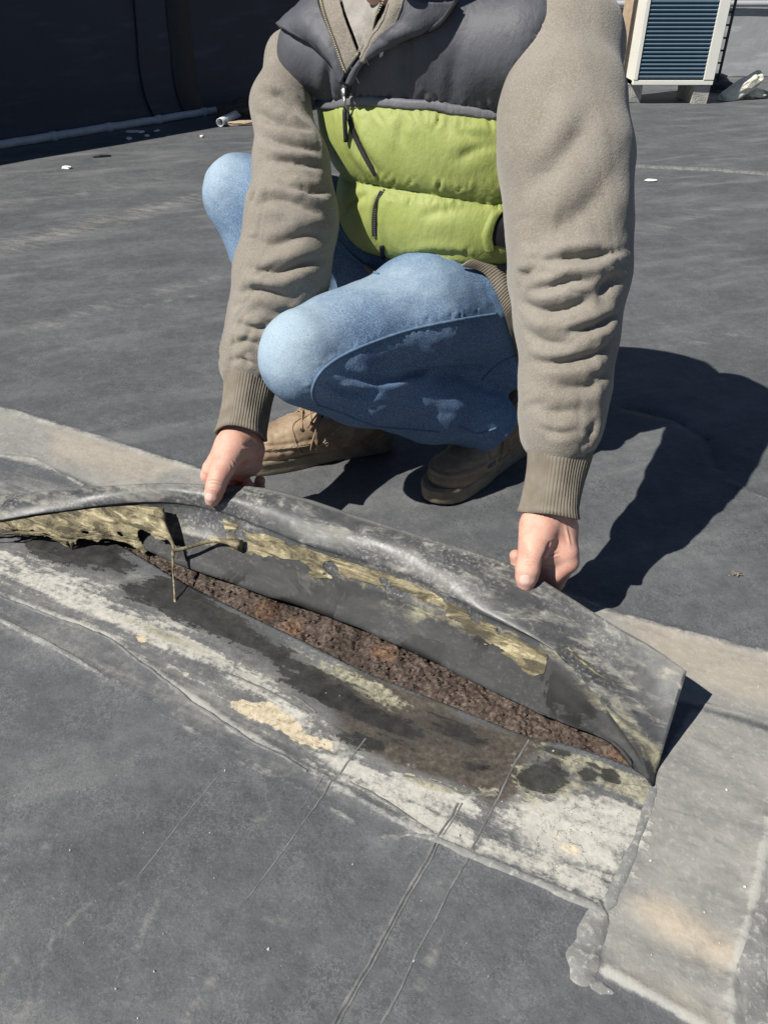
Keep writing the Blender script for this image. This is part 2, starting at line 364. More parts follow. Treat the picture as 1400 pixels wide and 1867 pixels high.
# scuffs, dark smears
for i in range(26):
    x, y = rng.random()*900-50, 1330+rng.random()*540; a = .9+rng.normal()*.5; l = 30+rng.random()*110; stroke('dust', [(x, y), (x-l*math.cos(a)*.5+rng.normal()*6, y+l*math.sin(a)*.5), (x-l*math.cos(a), y+l*math.sin(a))], .004+.010*rng.random(), .12+.16*rng.random())
for i in range(22):
    x, y = rng.random()*1400, 520+rng.random()*330; l = 40+rng.random()*140; stroke('dust', [(x, y), (x+l*.5, y-l*.08+rng.normal()*5), (x+l, y-l*.2)], .008+.02*rng.random(), .10+.16*rng.random())
paint('smear', [(345, 1405), (395, 1400), (330, 1480), (240, 1585), (200, 1560)], .8, .03)
paint('smear', [(560, 1480), (610, 1460), (620, 1600), (600, 1680), (575, 1600)], .7, .03)
for i in range(14):
    x, y = 130+rng.random()*200, 1745+rng.random()*120; paint('smear', [(x-9, y-4), (x+7, y-9), (x+10, y+6), (x-6, y+10)], .6, .008)
# broad seams and scuffs (thin laps follow as geometry)
LINES = []
def lap(pts, w, h=.0014, gap=False): LINES.append((pts, w, h, gap))
stroke('line', [(-60, 1060), (0, 1085), (155, 1145), (200, 1165), (330, 1260), (430, 1330), (560, 1400), (690, 1480), (780, 1525)], .009, .62, .0022, .0016)
stroke('line', [(-60, 1102), (0, 1132), (100, 1186), (196, 1242)], .007, .45, .002, .002, .009)
stroke('line', [(215, 1247), (440, 1388), (560, 1442), (640, 1500)], .008, .30, .001)
stroke('line', [(700, 1530), (722, 1529), (745, 1521), (800, 1530), (860, 1556), (1000, 1612), (1100, 1662)], .007, .4, .002, .002, .009)
stroke('line', [(-700, 540), (-80, 722), (120, 778), (370, 858), (760, 985), (1140, 1122), (1460, 1208), (2000, 1355)], .009, .5, .003, -.0015)
stroke('line', [(60, 838), (150, 885)], .007, .6, .002); stroke('line', [(-40, 828), (60, 838)], .006, .4, .002)
stroke('dark', [(1290, 1290), (1460, 1350)], .012, .33); stroke('line', [(1275, 1283), (1460, 1337)], .006, .4, .002)
stroke('line', [(1400, 1500), (1372, 1640), (1345, 1740), (1330, 1800), (1335, 1900)], .008, .7, .005, 0, .012)
stroke('line', [(1105, 1770), (1290, 1876)], .008, .8, .0035, .002)
stroke(None, [(1115, 1668), (1345, 1775)], .02, 0, -.004, 0, .02)
stroke('smear', [(480, 1480), (420, 1500), (395, 1490)], .006, .3); stroke('smear', [(350, 1568), (410, 1575), (470, 1590)], .005, .3)
stroke('smear', [(225, 695), (330, 668), (440, 640)], .006, .35); stroke('smear', [(335, 612), (352, 660)], .005, .35)
stroke('dust', [(-60, 470), (200, 400), (360, 360)], .13, .30); stroke('dust', [(60, 600), (260, 540), (380, 510)], .09, .2); stroke('dust', [(-60, 380), (150, 350), (330, 310)], .2, .18); stroke('dust', [(1190, 420), (1300, 380), (1460, 360)], .15, .18)
stroke('dark', [(1140, 745), (1230, 765), (1290, 800), (1310, 850)], .012, .5, -.006, 0, .02); stroke('line', [(1330, 880), (1400, 910)], .008, .3, .004, 0, .014)
lap([(963, 1349), (890, 1490), (845, 1575), (794, 1674), (690, 1880)], .0018, .0009); lap([(834, 1463), (703, 1697), (600, 1880)], .0022, .0012)
lap([(842, 1463), (711, 1697), (610, 1880)], .0014, .0008); lap([(668, 1343), (617, 1411), (560, 1490)], .0018, .001); lap([(560, 1490), (450, 1640)], .0014, .0006)
lap([(1145, 303), (1280, 309), (1460, 321)], .028, .010); lap([(480, 905), (650, 805)], .0016, .0008); lap([(600, 1402), (545, 1480)], .0012, .0006); lap([(395, 1420), (250, 1600)], .0012, .0005)
lap([(640, 1425), (700, 1460), (790, 1520)], .0022, .0012); lap([(330, 1266), (430, 1336), (560, 1406)], .0026, .0016); lap([(0, 1090), (155, 1150), (200, 1170), (330, 1266)], .0026, .0016)
lap([(420, 1230), (500, 1265), (560, 1300)], .0020, .0012); lap([(500, 1262), (540, 1270), (575, 1298)], .0016, .0016); lap([(735, 1412), (790, 1425), (850, 1448), (905, 1446)], .0020, .0020)
inside = sd < -.0006
gz = np.where(inside, -.035, np.where(sd == 0, 0, gz))
nx, ny = len(xs), len(ys); ii = (np.arange(nx-1)[:, None]*ny+np.arange(ny-1)[None]).ravel()
GF = np.stack([ii, ii+ny, ii+ny+1, ii+1], 1)
m = Mat('weathered_black_roof_membrane', .62, .4)
SA = (0, 0, -.456)
n1 = m.noise(3.2, 6, .6); n2 = m.noise(45, 5, .65); n3 = m.noise(260, 3, .7); n4 = m.noise(12, 6, .65, dist=.4); n5 = m.noise(110, 5, .68, dist=.15); big = m.noise(.9, 5, .6)
st1 = m.noise(7, 7, .66, m.scale((1, 5.5, 1), rot=SA), .2)                      # drawn out along the strip
streak = m.noise(2.6, 6, .62, m.scale((1, 4.0, 1), rot=(0, 0, .30)), .25)         # dust trails on the open roof
base = m.ramp(m.mth('MULTIPLY_ADD', n2, .4, m.mth('MULTIPLY', n1, .6)), [(.32, (.055, .059, .064)), (.5, (.080, .084, .090)), (.68, (.118, .122, .127))])
base = m.mix(m.mth('MULTIPLY', m.rng(streak, .46, .70), m.rng(big, .35, .65, .15, .6)), base, (.185, .187, .186))
base = m.mix(m.mth('MULTIPLY', m.rng(streak, .34, .46, 1, 0), .2), base, (.052, .054, .058))
fil = m.rng(m.mth('ABSOLUTE', m.mth('SUBTRACT', m.noise(120, 5, .75, dist=.5), .5)), .0, .04, 1, 0)
base = m.mix(m.mth('MULTIPLY', fil, m.rng(n4, .42, .66, .1, .55)), base, (.22, .225, .228))
gr = m.noise(420, 2, .6); base = m.mix(m.mth('MULTIPLY', m.rng(n3, .62, .76), .6), base, (.24, .245, .25)); base = m.mix(m.mth('MULTIPLY', m.rng(gr, .62, .74), .4), base, (.22, .225, .23)); base = m.mix(m.rng(n3, .26, .38, .8, 0), base, (.036, .037, .039)); base = m.mix(m.rng(gr, .30, .40, .5, 0), base, (.04, .041, .043))
nzm = m.rng(m.mth('ADD', m.mth('MULTIPLY', st1, .58), m.mth('MULTIPLY_ADD', n4, .17, m.mth('MULTIPLY', n5, .25))), .35, .65)
dcol = m.mix(m.rng(m.mth('MULTIPLY_ADD', st1, .3, m.mth('MULTIPLY', n4, .7)), .35, .68), (.205, .203, .192), (.28, .273, .248)); dcol = m.mix(m.mth('MULTIPLY', m.attr('warm'), .8), dcol, (.43, .36, .27))
dcol = m.mix(m.mth('MULTIPLY', m.rng(n2, .5, .75), .4), dcol, (.17, .17, .165)); dcol = m.mix(m.mth('MULTIPLY', m.rng(n5, .5, .68), .3), dcol, (.42, .41, .37))
c = m.mix(m.mask('dust', nzm, .45, .08, .80), base, dcol)
c = m.mix(m.mth('MULTIPLY', m.mth('MULTIPLY', m.attr('smear'), m.rng(m.mth('MULTIPLY_ADD', n5, .5, m.mth('MULTIPLY', n4, .5)), .38, .60)), .65, clamp=True), c, (.040, .043, .047))
c = m.mix(m.mask('brown', nzm, .9, .30, .75), c, m.ramp(n5, [(.3, (.030, .026, .022)), (.55, (.075, .064, .052)), (.75, (.135, .118, .095))]))
c = m.mix(m.mth('MULTIPLY', m.mask('chalk', nzm, 1.15, .32, 1.0), .92), c, m.ramp(m.mth('MULTIPLY_ADD', n5, .5, m.mth('MULTIPLY', st1, .5)), [(.35, (.28, .275, .25)), (.5, (.41, .40, .36)), (.68, (.56, .54, .48))]))
c = m.mix(m.mth('MULTIPLY', m.mask('yellow', nzm, 1.3, .42, .85), .85), c, m.mix(m.rng(n5, .35, .65), (.16, .15, .105), (.36, .345, .25)))
c = m.mix(m.mask('tan', nzm, .9, .44, .60), c, m.ramp(n5, [(.35, (.36, .30, .20)), (.5, (.50, .43, .305)), (.7, (.60, .545, .42))]))
crk = m.rng(m.mth('ABSOLUTE', m.mth('SUBTRACT', m.noise(20, 6, .65, dist=.2), .5)), .0, .008, 1, 0)
c = m.mix(m.mth('MULTIPLY', crk, m.mth('MULTIPLY', m.attr('chalk'), .7)), c, (.06, .058, .052))
dk = m.mask('dark', nzm, 1.1, .40, .66)
dk2 = m.mth('MULTIPLY', m.attr('dark'), .75)
c = m.mix(m.mth('MAXIMUM', m.mth('MULTIPLY', dk, .92), m.mth('MULTIPLY', dk2, .6)), c, m.ramp(n2, [(.3, (.013, .013, .013)), (.7, (.040, .040, .039))]))
c = m.mix(m.mth('MULTIPLY', m.mask('line', nzm, .7, .25, .75), .75), c, (.38, .375, .345))
m.col(c); m.rough(m.mth('MULTIPLY_ADD', dk, -.22, m.mth('MULTIPLY_ADD', n2, .25, .52)))
rel = m.mth('MULTIPLY_ADD', m.mask('chalk', nzm, 1.15, .40, .60), .8, m.mth('MULTIPLY_ADD', n5, .6, m.mth('MULTIPLY', n3, .4)))
bp = m.bump(rel, .5, .002); m.bump(m.noise(9, 5, .6), .35, .012, bp)
MEMBRANE = m.m
roof = mesh_obj('roof_membrane', np.column_stack([GP, gz]), GF, MEMBRANE, attrs=A); tag(roof, kind='structure')
def gheight(p):
    i = np.clip(np.searchsorted(xs, p[0]), 0, nx-1); j = np.clip(np.searchsorted(ys, p[1]), 0, ny-1); return gz[i*ny+j] if not inside[i*ny+j] else 0.0
LAP = simple('chalked_lap_edge', (.145, .145, .142), .8, .25, .45, 60, .5, 200, .002)
def low_ridge(L, w, h, name, mat):
    """a low rounded ridge lying on the roof"""
    L = np.asarray(L); n = len(L); T_ = np.gradient(L, axis=0); T_[:, 2] = 0; T_ /= np.linalg.norm(T_, axis=1)[:, None]+1e-9; s_d = np.column_stack([-T_[:, 1], T_[:, 0], np.zeros(n)])
    wv_ = np.broadcast_to(w, (n,))*(1+.28*fbm(L*45, 2)); gh = np.array([gheight(p) for p in L]); k = np.ones(7)/7; gh = np.convolve(np.pad(gh, 3, 'edge'), k, 'valid'); V = []
    for i in range(n):
        for a, zz in ((-1, -.0012), (-.8, .45), (-.3, .95), (.3, 1), (.8, .5), (1, -.0012)): 
            V.append(L[i]*[1, 1, 0]+s_d[i]*a*wv_[i]+[0, 0, gh[i]+(zz*np.broadcast_to(h, (n,))[i]*(1+.2*vnoise(L[i][None]*90+a)[0]) if zz > 0 else zz)])
    F = [(i*6+j, (i+1)*6+j, (i+1)*6+j+1, i*6+j+1) for i in range(n-1) for j in range(5)]
    o = mesh_obj(name, np.array(V), F, mat); o.parent = roof; return o
for pts, w, h, gap in LINES:
    L = catmull([gnd(*p) for p in pts], 160); low_ridge(L+np.column_stack([.002*fbm(L*25, 3), .002*fbm(L*25+9, 3), np.zeros(160)]), w, h, 'lap_edge', LAP)
# ------------------------------------------------------------------ rotten insulation in the opening
nu, nv = 520, 80
hf = catmull(slit_f-NB*.02+AX*-.01, nu); hb = catmull(slit_b+NB*.035, nu); tt = np.linspace(0, 1, nv)
DV = (hf[:, None]*(1-tt)[None, :, None]+hb[:, None]*tt[None, :, None]).reshape(-1, 3)
r = fbm(DV*np.array([22, 22, 1]), 5, .6); r2 = np.abs(fbm(DV*70+3, 3, .6))
prof = np.tile(np.sin(math.pi*np.clip(tt*1.1-.02, 0, 1)), nu)
DV[:, 2] = -.017+.010*prof+.0065*r+.003*fbm(DV*85, 3, .6)+.0016*fbm(DV*230, 2, .7)
DF = np.array([(i*nv+j, (i+1)*nv+j, (i+1)*nv+j+1, i*nv+j+1) for i in range(nu-1) for j in range(nv-1)])
m = Mat('rotten_brown_fibreboard', .85, .25)
n1 = m.noise(26, 5, .6); n2 = m.noise(170, 5, .7); n3 = m.noise(9, 3, .5)
c = m.ramp(n2, [(.30, (.026, .019, .015)), (.5, (.072, .052, .042)), (.70, (.18, .145, .122))])
c = m.mix(m.mth('MULTIPLY', m.rng(m.mth('MULTIPLY_ADD', n1, .8, m.attr('rust')), .76, 1.3), .6), c, m.ramp(n2, [(.3, (.07, .036, .020)), (.7, (.29, .165, .09))]))
c = m.mix(m.mth('MULTIPLY', m.rng(n3, .5, .62), .55), c, (.02, .013, .010)); m.col(c)
m.bump(m.noise(260, 5, .75), .6, .003); m.rough(m.ramp(n1, [(.3, (.5,)*3), (.7, (.95,)*3)]))
rust = np.zeros(len(DV))
for px_, py_, rr in ((490, 1105, .035), (530, 1140, .028), (1125, 1385, .03), (700, 1190, .03)): rust = np.maximum(rust, np.exp(-(np.linalg.norm(DV[:, :2]-gnd(px_, py_)[:2], axis=1)/rr)**2))
dirt = mesh_obj('rotten_insulation', DV, DF, m.m, attrs={'rust': rust}); DIRT = m.m
tag(dirt, 'crumbling wet brown insulation board exposed in the long opening of the roof', 'insulation', kind='stuff')
# loose crumbs on it, joined into the same mass
parts = []
for i in range(1700):
    u = rng.random(); k = int(u*(nu-1)); w = .12+.75*rng.random(); p = DV[k*nv+int(w*(nv-1))]; s0 = .0008+.0034*rng.random()**3
    bm = bmesh.new(); bmesh.ops.create_icosphere(bm, subdivisions=1, radius=s0)
    v = np.array([q.co for q in bm.verts])*(1+.45*rng.normal(size=(len(bm.verts), 3))*.6); f = [tuple(q.index for q in g.verts) for g in bm.faces]; bm.free()
    zz = DV[k*nv+int(w*(nv-1)), 2]; parts.append((v*np.array([1.3, 1, .8])+[p[0], p[1], zz+s0*.25], f))
V, F = join(parts); crumbs = mesh_obj('insulation_crumbs', V, F, DIRT, dirt, smooth=False); tag(crumbs, kind='stuff')

# grit lying about on the roof
parts = []
for i in range(70):
    px_, py_ = rng.random()*1400, 1000+rng.random()**.8*860
    if poly_sd(gnd(px_, py_)[None, :2], hole)[0][0] < .01: continue
    p = gnd(px_, py_); s0 = .0007+.0013*rng.random()**2; bm = bmesh.new(); bmesh.ops.create_icosphere(bm, subdivisions=1, radius=s0)
    v = np.array([q.co for q in bm.verts])*(1+.3*rng.normal(size=(len(bm.verts), 3))); f = [tuple(q.index for q in g.verts) for g in bm.faces]; bm.free(); parts.append((v+[p[0], p[1], gheight(p)+s0*.5], f))
V, F = join(parts); grit = mesh_obj('roof_grit', V, F, simple('pale_grit', (.42, .41, .39), .9, .2, .5, 200, 0), smooth=False); tag(grit, 'fine pale grit scattered over the black roof membrane', 'grit', kind='stuff')
# ================================================================== the peeled strip of membrane
def rail(L): return np.array([gnd(*p) for p in L])
R0 = rail([(-60, 908, .045), (0, 903, .065), (100, 893, .09), (200, 884, .115), (300, 880, .138), (400, 882, .15), (480, 889, .155), (560, 910, .158), (650, 940, .16), (760, 975, .16), (870, 1008, .157), (960, 1042, .15), (1040, 1090, .142), (1120, 1140, .132), (1190, 1180, .122), (1252, 1224, .112)])
R1 = rail([(-60, 955, .03), (0, 945, .045), (100, 930, .068), (200, 917, .09), (300, 913, .104), (400, 930, .11), (480, 957, .113), (560, 985, .116), (650, 1010, .118), (760, 1048, .118), (870, 1105, .115), (960, 1150, .108), (1020, 1185, .10), (1060, 1225, .083), (1120, 1295, .05), (1200, 1396, .004)])
R1b = rail([(-60, 960, .026), (0, 951, .04), (100, 938, .06), (200, 927, .08), (300, 925, .093), (400, 944, .10), (480, 972, .103), (560, 1001, .105), (650, 1028, .107), (760, 1068, .106), (870, 1128, .10), (960, 1172, .092), (1020, 1205, .084), (1060, 1250, .065), (1110, 1325, .035), (1190, 1440, .003)])
R3 = rail([(-60, 968, .01), (0, 962, .012), (100, 962, .015), (205, 978, .015), (320, 1027, .015), (400, 1055, .015), (475, 1080, .018), (575, 1115, .018), (650, 1142, .019), (700, 1165, .02), (811, 1218, .02), (900, 1262, .02), (971, 1298, .018), (1050, 1330, .015), (1110, 1350, .012), (1150, 1392, .006)])
NU = 300
def rs(L, n=40): return catmull(L, n)
a0, a1, ab, a3 = rs(R0), rs(R1), rs(R1b), rs(R3)
up_ = np.array([0, 0, 1.0]); wv = np.linspace(0, 1, 40)[:, None]
a05 = a0*.42+a1*.58-NB*.006+up_*.010*np.sin(np.clip(wv*1.1, 0, 1)*math.pi)
er = sstep(.72, .9, wv)*(1-sstep(.97, 1.0, wv)); a1 = a1-NB*(.005+.012*er)+up_*.006*er; ab = ab+NB*(.006+.010*er)
a2 = ab*.5+a3*.5+NB*.013*np.sin(wv*math.pi)
a4 = a3+NB*.05-up_*.012
a025 = a0*.8+a05*.2+NB*.0
FV, FF, fu, fv = loft([a0, a05, a1, ab, a2, a3, a4], NU, 66)
fN = normals(FV, FF); CAMSIDE = float((fN[(fv > 3.4) & (fv < 4.5)]@np.array([-.3, -.9, .3])).mean())
FV = FV+fN*(.0032*fbm(FV*9, 2)+.0004*fbm(FV*45, 3))[:, None]*np.clip(1-np.abs(fv-6)*0, 0, 1)[:, None]
b = bvh_of(FV, FF)
m = Mat('peeled_black_rubber', .42, .4)
n1 = m.noise(6, 6, .62, dist=.5); n2 = m.noise(40, 6, .65, dist=.4); n3 = m.noise(200, 4, .7); vv = m.attr('vv'); uu = m.attr('uu')
along = m.noise(7, 6, .65, m.scale((1, 3.6, 2.6), rot=(0, 0, -.456)), .4); al2 = m.noise(30, 6, .7, m.scale((1, 2.5, 2), rot=(0, 0, -.456)), .6)
base = m.ramp(n2, [(.3, (.036, .037, .039)), (.6, (.062, .064, .067)), (.8, (.10, .10, .10))])
clean = m.ramp(n2, [(.3, (.026, .027, .028)), (.75, (.050, .051, .053))])
low = m.rng(vv, 3.0, 3.3); topb = m.rng(vv, 2.05, 2.25, 1, 0)
c = m.mix(low, base, clean)
chalkm = m.mth('MULTIPLY', m.rng(m.mth('MULTIPLY_ADD', al2, .4, m.mth('MULTIPLY', along, .6)), .48, .60), m.rng(low, 0, 1, .85, .12))
c = m.mix(chalkm, c, m.ramp(al2, [(.3, (.09, .09, .083)), (.55, (.19, .186, .165)), (.75, (.36, .35, .30))]))
edge = m.rng(m.mth('ADD', vv, m.mth('MULTIPLY', along, .6)), .30, .52, 1, 0); c = m.mix(m.mth('MULTIPLY', edge, .4), c, (.22, .215, .195))
c = m.mix(m.mth('MULTIPLY', m.mth('MULTIPLY', m.rng(n3, .5, .7), m.rng(n1, .45, .6)), m.rng(low, 0, 1, .5, .12)), c, (.40, .39, .36))
yel = m.mth('MULTIPLY', m.rng(m.mth('ADD', m.mth('MULTIPLY', m.mth('ABSOLUTE', m.mth('SUBTRACT', vv, 3.0)), -.40), m.mth('MULTIPLY_ADD', along, 1.2, m.mth('MULTIPLY', al2, .8))), .84, 1.12), m.rng(uu, .22, .36))
c = m.mix(m.mth('MULTIPLY', yel, .8), c, m.ramp(al2, [(.3, (.07, .064, .042)), (.5, (.17, .155, .10)), (.72, (.34, .32, .22))]))
wet = m.mth('MULTIPLY', m.rng(m.noise(11, 5, .6, dist=.5), .53, .56), m.rng(vv, 3.3, 3.6))
c = m.mix(m.mth('MULTIPLY', wet, .9), c, (.009, .009, .009)); m.col(c)
m.setin(m.b.inputs['Specular IOR Level'], m.rng(low, 0, 1, .42, .16)); m.rough(m.mth('MULTIPLY_ADD', m.mth('MAXIMUM', chalkm, m.mth('MULTIPLY', low, .6)), .35, m.mth('MULTIPLY_ADD', wet, -.10, m.mth('MULTIPLY_ADD', n2, .25, .30))))
m.bump(m.mth('MULTIPLY_ADD', al2, .6, m.mth('MULTIPLY', n2, .4)), .3, .0018); RUBBER = m.m
flap = empty('membrane_flap', (a3[20][0], a3[20][1], 0))
tag(flap, 'long curled strip of black rubber membrane peeled up off the roof by both hands', 'membrane')
sheet = put(mesh_obj('sheet', FV, FF, RUBBER, attrs={'vv': fv, 'uu': fu}), flap); solid(sheet, .0032, -1 if CAMSIDE > 0 else 1); print('CAMSIDE', CAMSIDE)
# yellow adhesive left on its underside
m = Mat('old_yellow_adhesive', .8, .2); n1 = m.noise(30, 6, .6); n2 = m.noise(180, 5, .7)
al = m.noise(14, 6, .65, m.scale((1, 6, 4), rot=(0, 0, -.456)), .6)
c = m.ramp(n1, [(.3, (.10, .085, .052)), (.5, (.21, .18, .11)), (.72, (.36, .32, .215))]); c = m.mix(m.mth('MULTIPLY', m.rng(al, .49, .58), .85), c, (.06, .052, .037)); c = m.mix(m.mth('MULTIPLY', m.rng(al, .36, .46, 1, 0), .75), c, (.52, .455, .29))
c = m.mix(m.rng(n2, .30, .38, 1, 0), c, (.05, .045, .03)); m.col(c); m.bump(m.mth('ADD', al, n2), .8, .004); GLUE = m.m
def glue_patch(top, bot, holes=(), n=(300, 60), off=.003, rag=.85, seed=0):
    T = on_surface(b, top, off, 4); B = on_surface(b, bot, off, 4)
    V, F, u, v = loft([T, (catmull(T, 40)+catmull(B, 40))/2-NB*.002, B], *n)
    # press it back on to the rubber
    for i, p in enumerate(V):
        q = b.find_nearest(Vector(p)); nn = np.array(q[1]); nn = nn if nn@np.array([-.3, -.8, .3]) > 0 else -nn
        V[i] = np.array(q[0])+nn*(.0006+.0009*(1+vnoise(p[None]*40+seed)[0]))
    rot_ = np.column_stack([V@AX*18, V@NB*60, V[:, 2]*60]); nz = .6*fbm(V*28+seed, 4, .6)+.7*fbm(rot_+seed, 3, .6); edge = np.minimum(v/2*4+.15, (2-v)/2*2.2); ends = np.minimum(u, 1-u)*12
    mg = np.minimum(edge, ends)+nz*rag*1.3-.14; keep = mg > 0
    V = V+normals(V, F)*(-np.sign(CAMSIDE)*-1*.0)*0 if False else V
    uv = np.column_stack([u, v/2])
    for (hu, hv, ru, rv) in holes: keep &= ((uv[:, 0]-hu)/ru)**2+((uv[:, 1]-hv)/rv)**2+nz*.35 > 1
    F = F[keep[F].all(1)]; used = np.unique(F); mp = np.full(len(V), -1); mp[used] = np.arange(len(used)); return V[used], mp[F]
V, F = glue_patch([(405, 945), (480, 972), (560, 1000), (650, 1028), (760, 1066), (870, 1125), (960, 1172), (1010, 1200)],
                  [(418, 1000), (470, 1018), (540, 1022), (570, 1052), (640, 1056), (690, 1068), (745, 1082), (800, 1122), (860, 1172), (915, 1202), (968, 1212), (1008, 1206)],
                  [(.36, .55, .02, .3), (.06, .5, .018, .4), (.52, .62, .015, .3)])
solid(put(mesh_obj('adhesive_residue', V, F, GLUE), flap), .0012, 1)
V, F = glue_patch([(925, 1165), (960, 1178), (1000, 1195)], [(945, 1215), (965, 1232), (992, 1232)], (), (50, 30), seed=9, rag=.5)
solid(put(mesh_obj('adhesive_residue', V, F, GLUE), flap), .001, 1)
# torn web of adhesive hanging free at the left
tp = catmull(rail([(-50, 958, .035), (10, 950, .045), (70, 940, .058), (150, 928, .074), (220, 921, .087), (270, 921, .095), (300, 925, .098)])-NB*.004, 40)
bt = catmull(rail([(-40, 985, .012), (20, 978, .025), (55, 978, .012), (90, 982, .022), (135, 1000, .004), (150, 990, .02), (200, 990, .012), (262, 1008, .003), (275, 988, .035), (300, 985, .06), (322, 1000, .055)]), 40)
md = (tp+bt)/2-NB*.012
V, F, u, v = loft([tp, md, bt], 260, 70)
V += normals(V, F)*(.0026*fbm(np.column_stack([V@AX*16, V@NB*30, V[:, 2]*95]), 4, .6)+.0022*fbm(V*30, 3))[:, None]
nz = fbm(V*22+2, 4, .6); v = v/2; keep = np.ones(len(V), bool)
for hu, hv, ru, rv in [(.36, .72, .018, .12), (.30, .55, .012, .09), (.08, .5, .05, .22), (.18, .66, .04, .16), (.83, .98, .055, .35), (.66, 1.02, .10, .24), (.50, 1.05, .05, .2), (.44, 1.0, .02, .25), (.27, 1.05, .05, .25), (.55, .62, .012, .05), (.22, .42, .014, .06), (.72, .55, .010, .05), (.13, .35, .02, .10)]:
    keep &= ((u-hu)/ru)**2+((v-hv)/rv)**2+nz*.3 > 1
keep &= (1-v)*3+nz*.5 > .08
F = F[keep[F].all(1)]; used = np.unique(F); mp = np.full(len(V), -1); mp[used] = np.arange(len(used))
solid(put(mesh_obj('adhesive_web', V[used], mp[F], GLUE), flap), .0014, 0)
def strand(L, r):
    L = catmull(rail(L)-NB*.004, 26); r = np.interp(np.linspace(0, 1, 26), np.linspace(0, 1, len(r)), r)
    V, F = tube(L, r, 7); put(mesh_obj('adhesive_strand', V, F, GLUE), flap)
strand([(292, 928, .099), (303, 960, .08), (318, 992, .058), (319, 1010, .05)], [.012, .006, .004, .002])
strand([(318, 1002, .058), (345, 996, .062), (385, 985, .068), (415, 985, .072), (440, 992, .074)], [.0045, .0035, .004, .006, .012])
strand([(318, 1000, .06), (318, 1040, .035), (320, 1070, .018), (322, 1098, .001)], [.004, .0018, .0014, .0026])
strand([(133, 985, .02), (134, 1000, .001)], [.006, .001]); strand([(264, 990, .02), (265, 1009, .001)], [.008, .001])
# folded rim near the right hand and slits showing clean rubber
L = on_surface(b, [(1035, 1180), (1060, 1205), (1100, 1235), (1150, 1252)], .001, 5)
if len(L) > 3: V, F = tube(L, np.interp(np.linspace(0, 1, len(L)), [0, .3, 1], [.0025, .003, .001]), 8); put(mesh_obj('rolled_edge', V, F, GLUE), flap)
# ================================================================== background: walls, unit, debris
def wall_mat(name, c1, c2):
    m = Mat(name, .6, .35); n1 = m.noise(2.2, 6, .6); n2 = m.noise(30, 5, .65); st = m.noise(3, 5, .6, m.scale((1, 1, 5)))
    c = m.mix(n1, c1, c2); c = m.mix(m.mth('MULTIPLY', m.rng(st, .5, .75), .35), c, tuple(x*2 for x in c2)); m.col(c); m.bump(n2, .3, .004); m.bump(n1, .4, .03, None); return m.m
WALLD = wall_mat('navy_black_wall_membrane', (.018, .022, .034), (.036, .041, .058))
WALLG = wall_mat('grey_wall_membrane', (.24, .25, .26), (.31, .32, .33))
SEAMM = simple('dark_seam_tape', (.014, .015, .02), .5)
GREYBAR = simple('grey_conduit_plastic', (.36, .37, .39), .5, .4, .2, 20)
W0 = gnd(0, 268); W1 = gnd(455, 194); wd = unit(W1-W0); wn_ = np.array([wd[1], -wd[0], 0])
wa = W0-wd*3.0; YB = 8.9; wb = W0+wd*((YB-W0[1])/wd[1])
HW = 1.75
def slab(a, b_, h, th, n, mat, name, z0=0.0, wob=.012, kick=.05):
    nu, nv = 160, 60; u = np.linspace(0, 1, nu); v = np.linspace(0, 1, nv)**1.6; V = []
    for i in u:
        for j in v:
            p = a+(b_-a)*i; z = z0+h*j; q = kick*math.exp(-z/.22)
            V.append(p+n*q+np.array([0, 0, z]))
    V = np.array(V); V += n*(wob*fbm(V*1.7, 3))[:, None]*(V[:, 2:3] > z0+.001)
    F = [(i*nv+j, (i+1)*nv+j, (i+1)*nv+j+1, i*nv+j+1) for i in range(nu-1) for j in range(nv-1)]
    k = len(V); bk = [a-n*th, b_-n*th, b_-n*th+[0, 0, h], a-n*th+[0, 0, h]]
    V = np.vstack([V, bk]); F += [(k, k+3, k+2, k+1), (nv-1, (nu-1)*nv+nv-1, k+2, k+3)]
    V[-4:, 2] += z0; return V, F
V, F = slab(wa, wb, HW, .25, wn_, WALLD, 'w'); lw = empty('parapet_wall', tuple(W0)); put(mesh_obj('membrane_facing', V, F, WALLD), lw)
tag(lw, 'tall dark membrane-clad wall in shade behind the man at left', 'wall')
def wall_strip(px0, w, wav, name, th=.006):
    p = gnd(*px0); s0 = (p-W0)@wd; V = []; zz = np.linspace(.02, HW-.02, 40)
    for z in zz:
        c = W0+wd*(s0+wav*fbm(np.array([[z*.9, s0, 0]]), 2)[0]+.10*math.exp(-z/.16))
        q = .05*math.exp(-z/.22)+.013
        for d, o in ((-w/2, 0), (-w/2+.01, th), (w/2-.01, th), (w/2, 0)): V.append(c+wd*d+wn_*(q+o)+np.array([0, 0, z]))
    F = [(i*4+j, i*4+4+j, i*4+5+j, i*4+1+j) for i in range(39) for j in range(3)]
    put(mesh_obj(name, np.array(V), F, SEAMM), lw)
wall_strip((352, 213), .20, .08, 'seam_tape'); wall_strip((276, 225), .018, .10, 'lap_edge', .012)
wall_strip((-140, 292), .02, .06, 'lap_edge', .01)
# right-hand rear wall
ra = np.array([wb[0]-.0, YB, 0]); rb = np.array([11.0, YB-.1, 0]); rn = np.array([0, -1.0, 0])
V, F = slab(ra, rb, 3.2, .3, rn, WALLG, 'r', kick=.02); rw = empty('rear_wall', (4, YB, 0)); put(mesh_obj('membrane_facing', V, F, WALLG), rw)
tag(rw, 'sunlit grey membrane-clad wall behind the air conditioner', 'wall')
V, F = box(((ra[0]+rb[0])/2, YB-.06, .62), (rb[0]-ra[0], .012, .05), .004); put(mesh_obj('lap_edge', V, F, WALLG), rw)
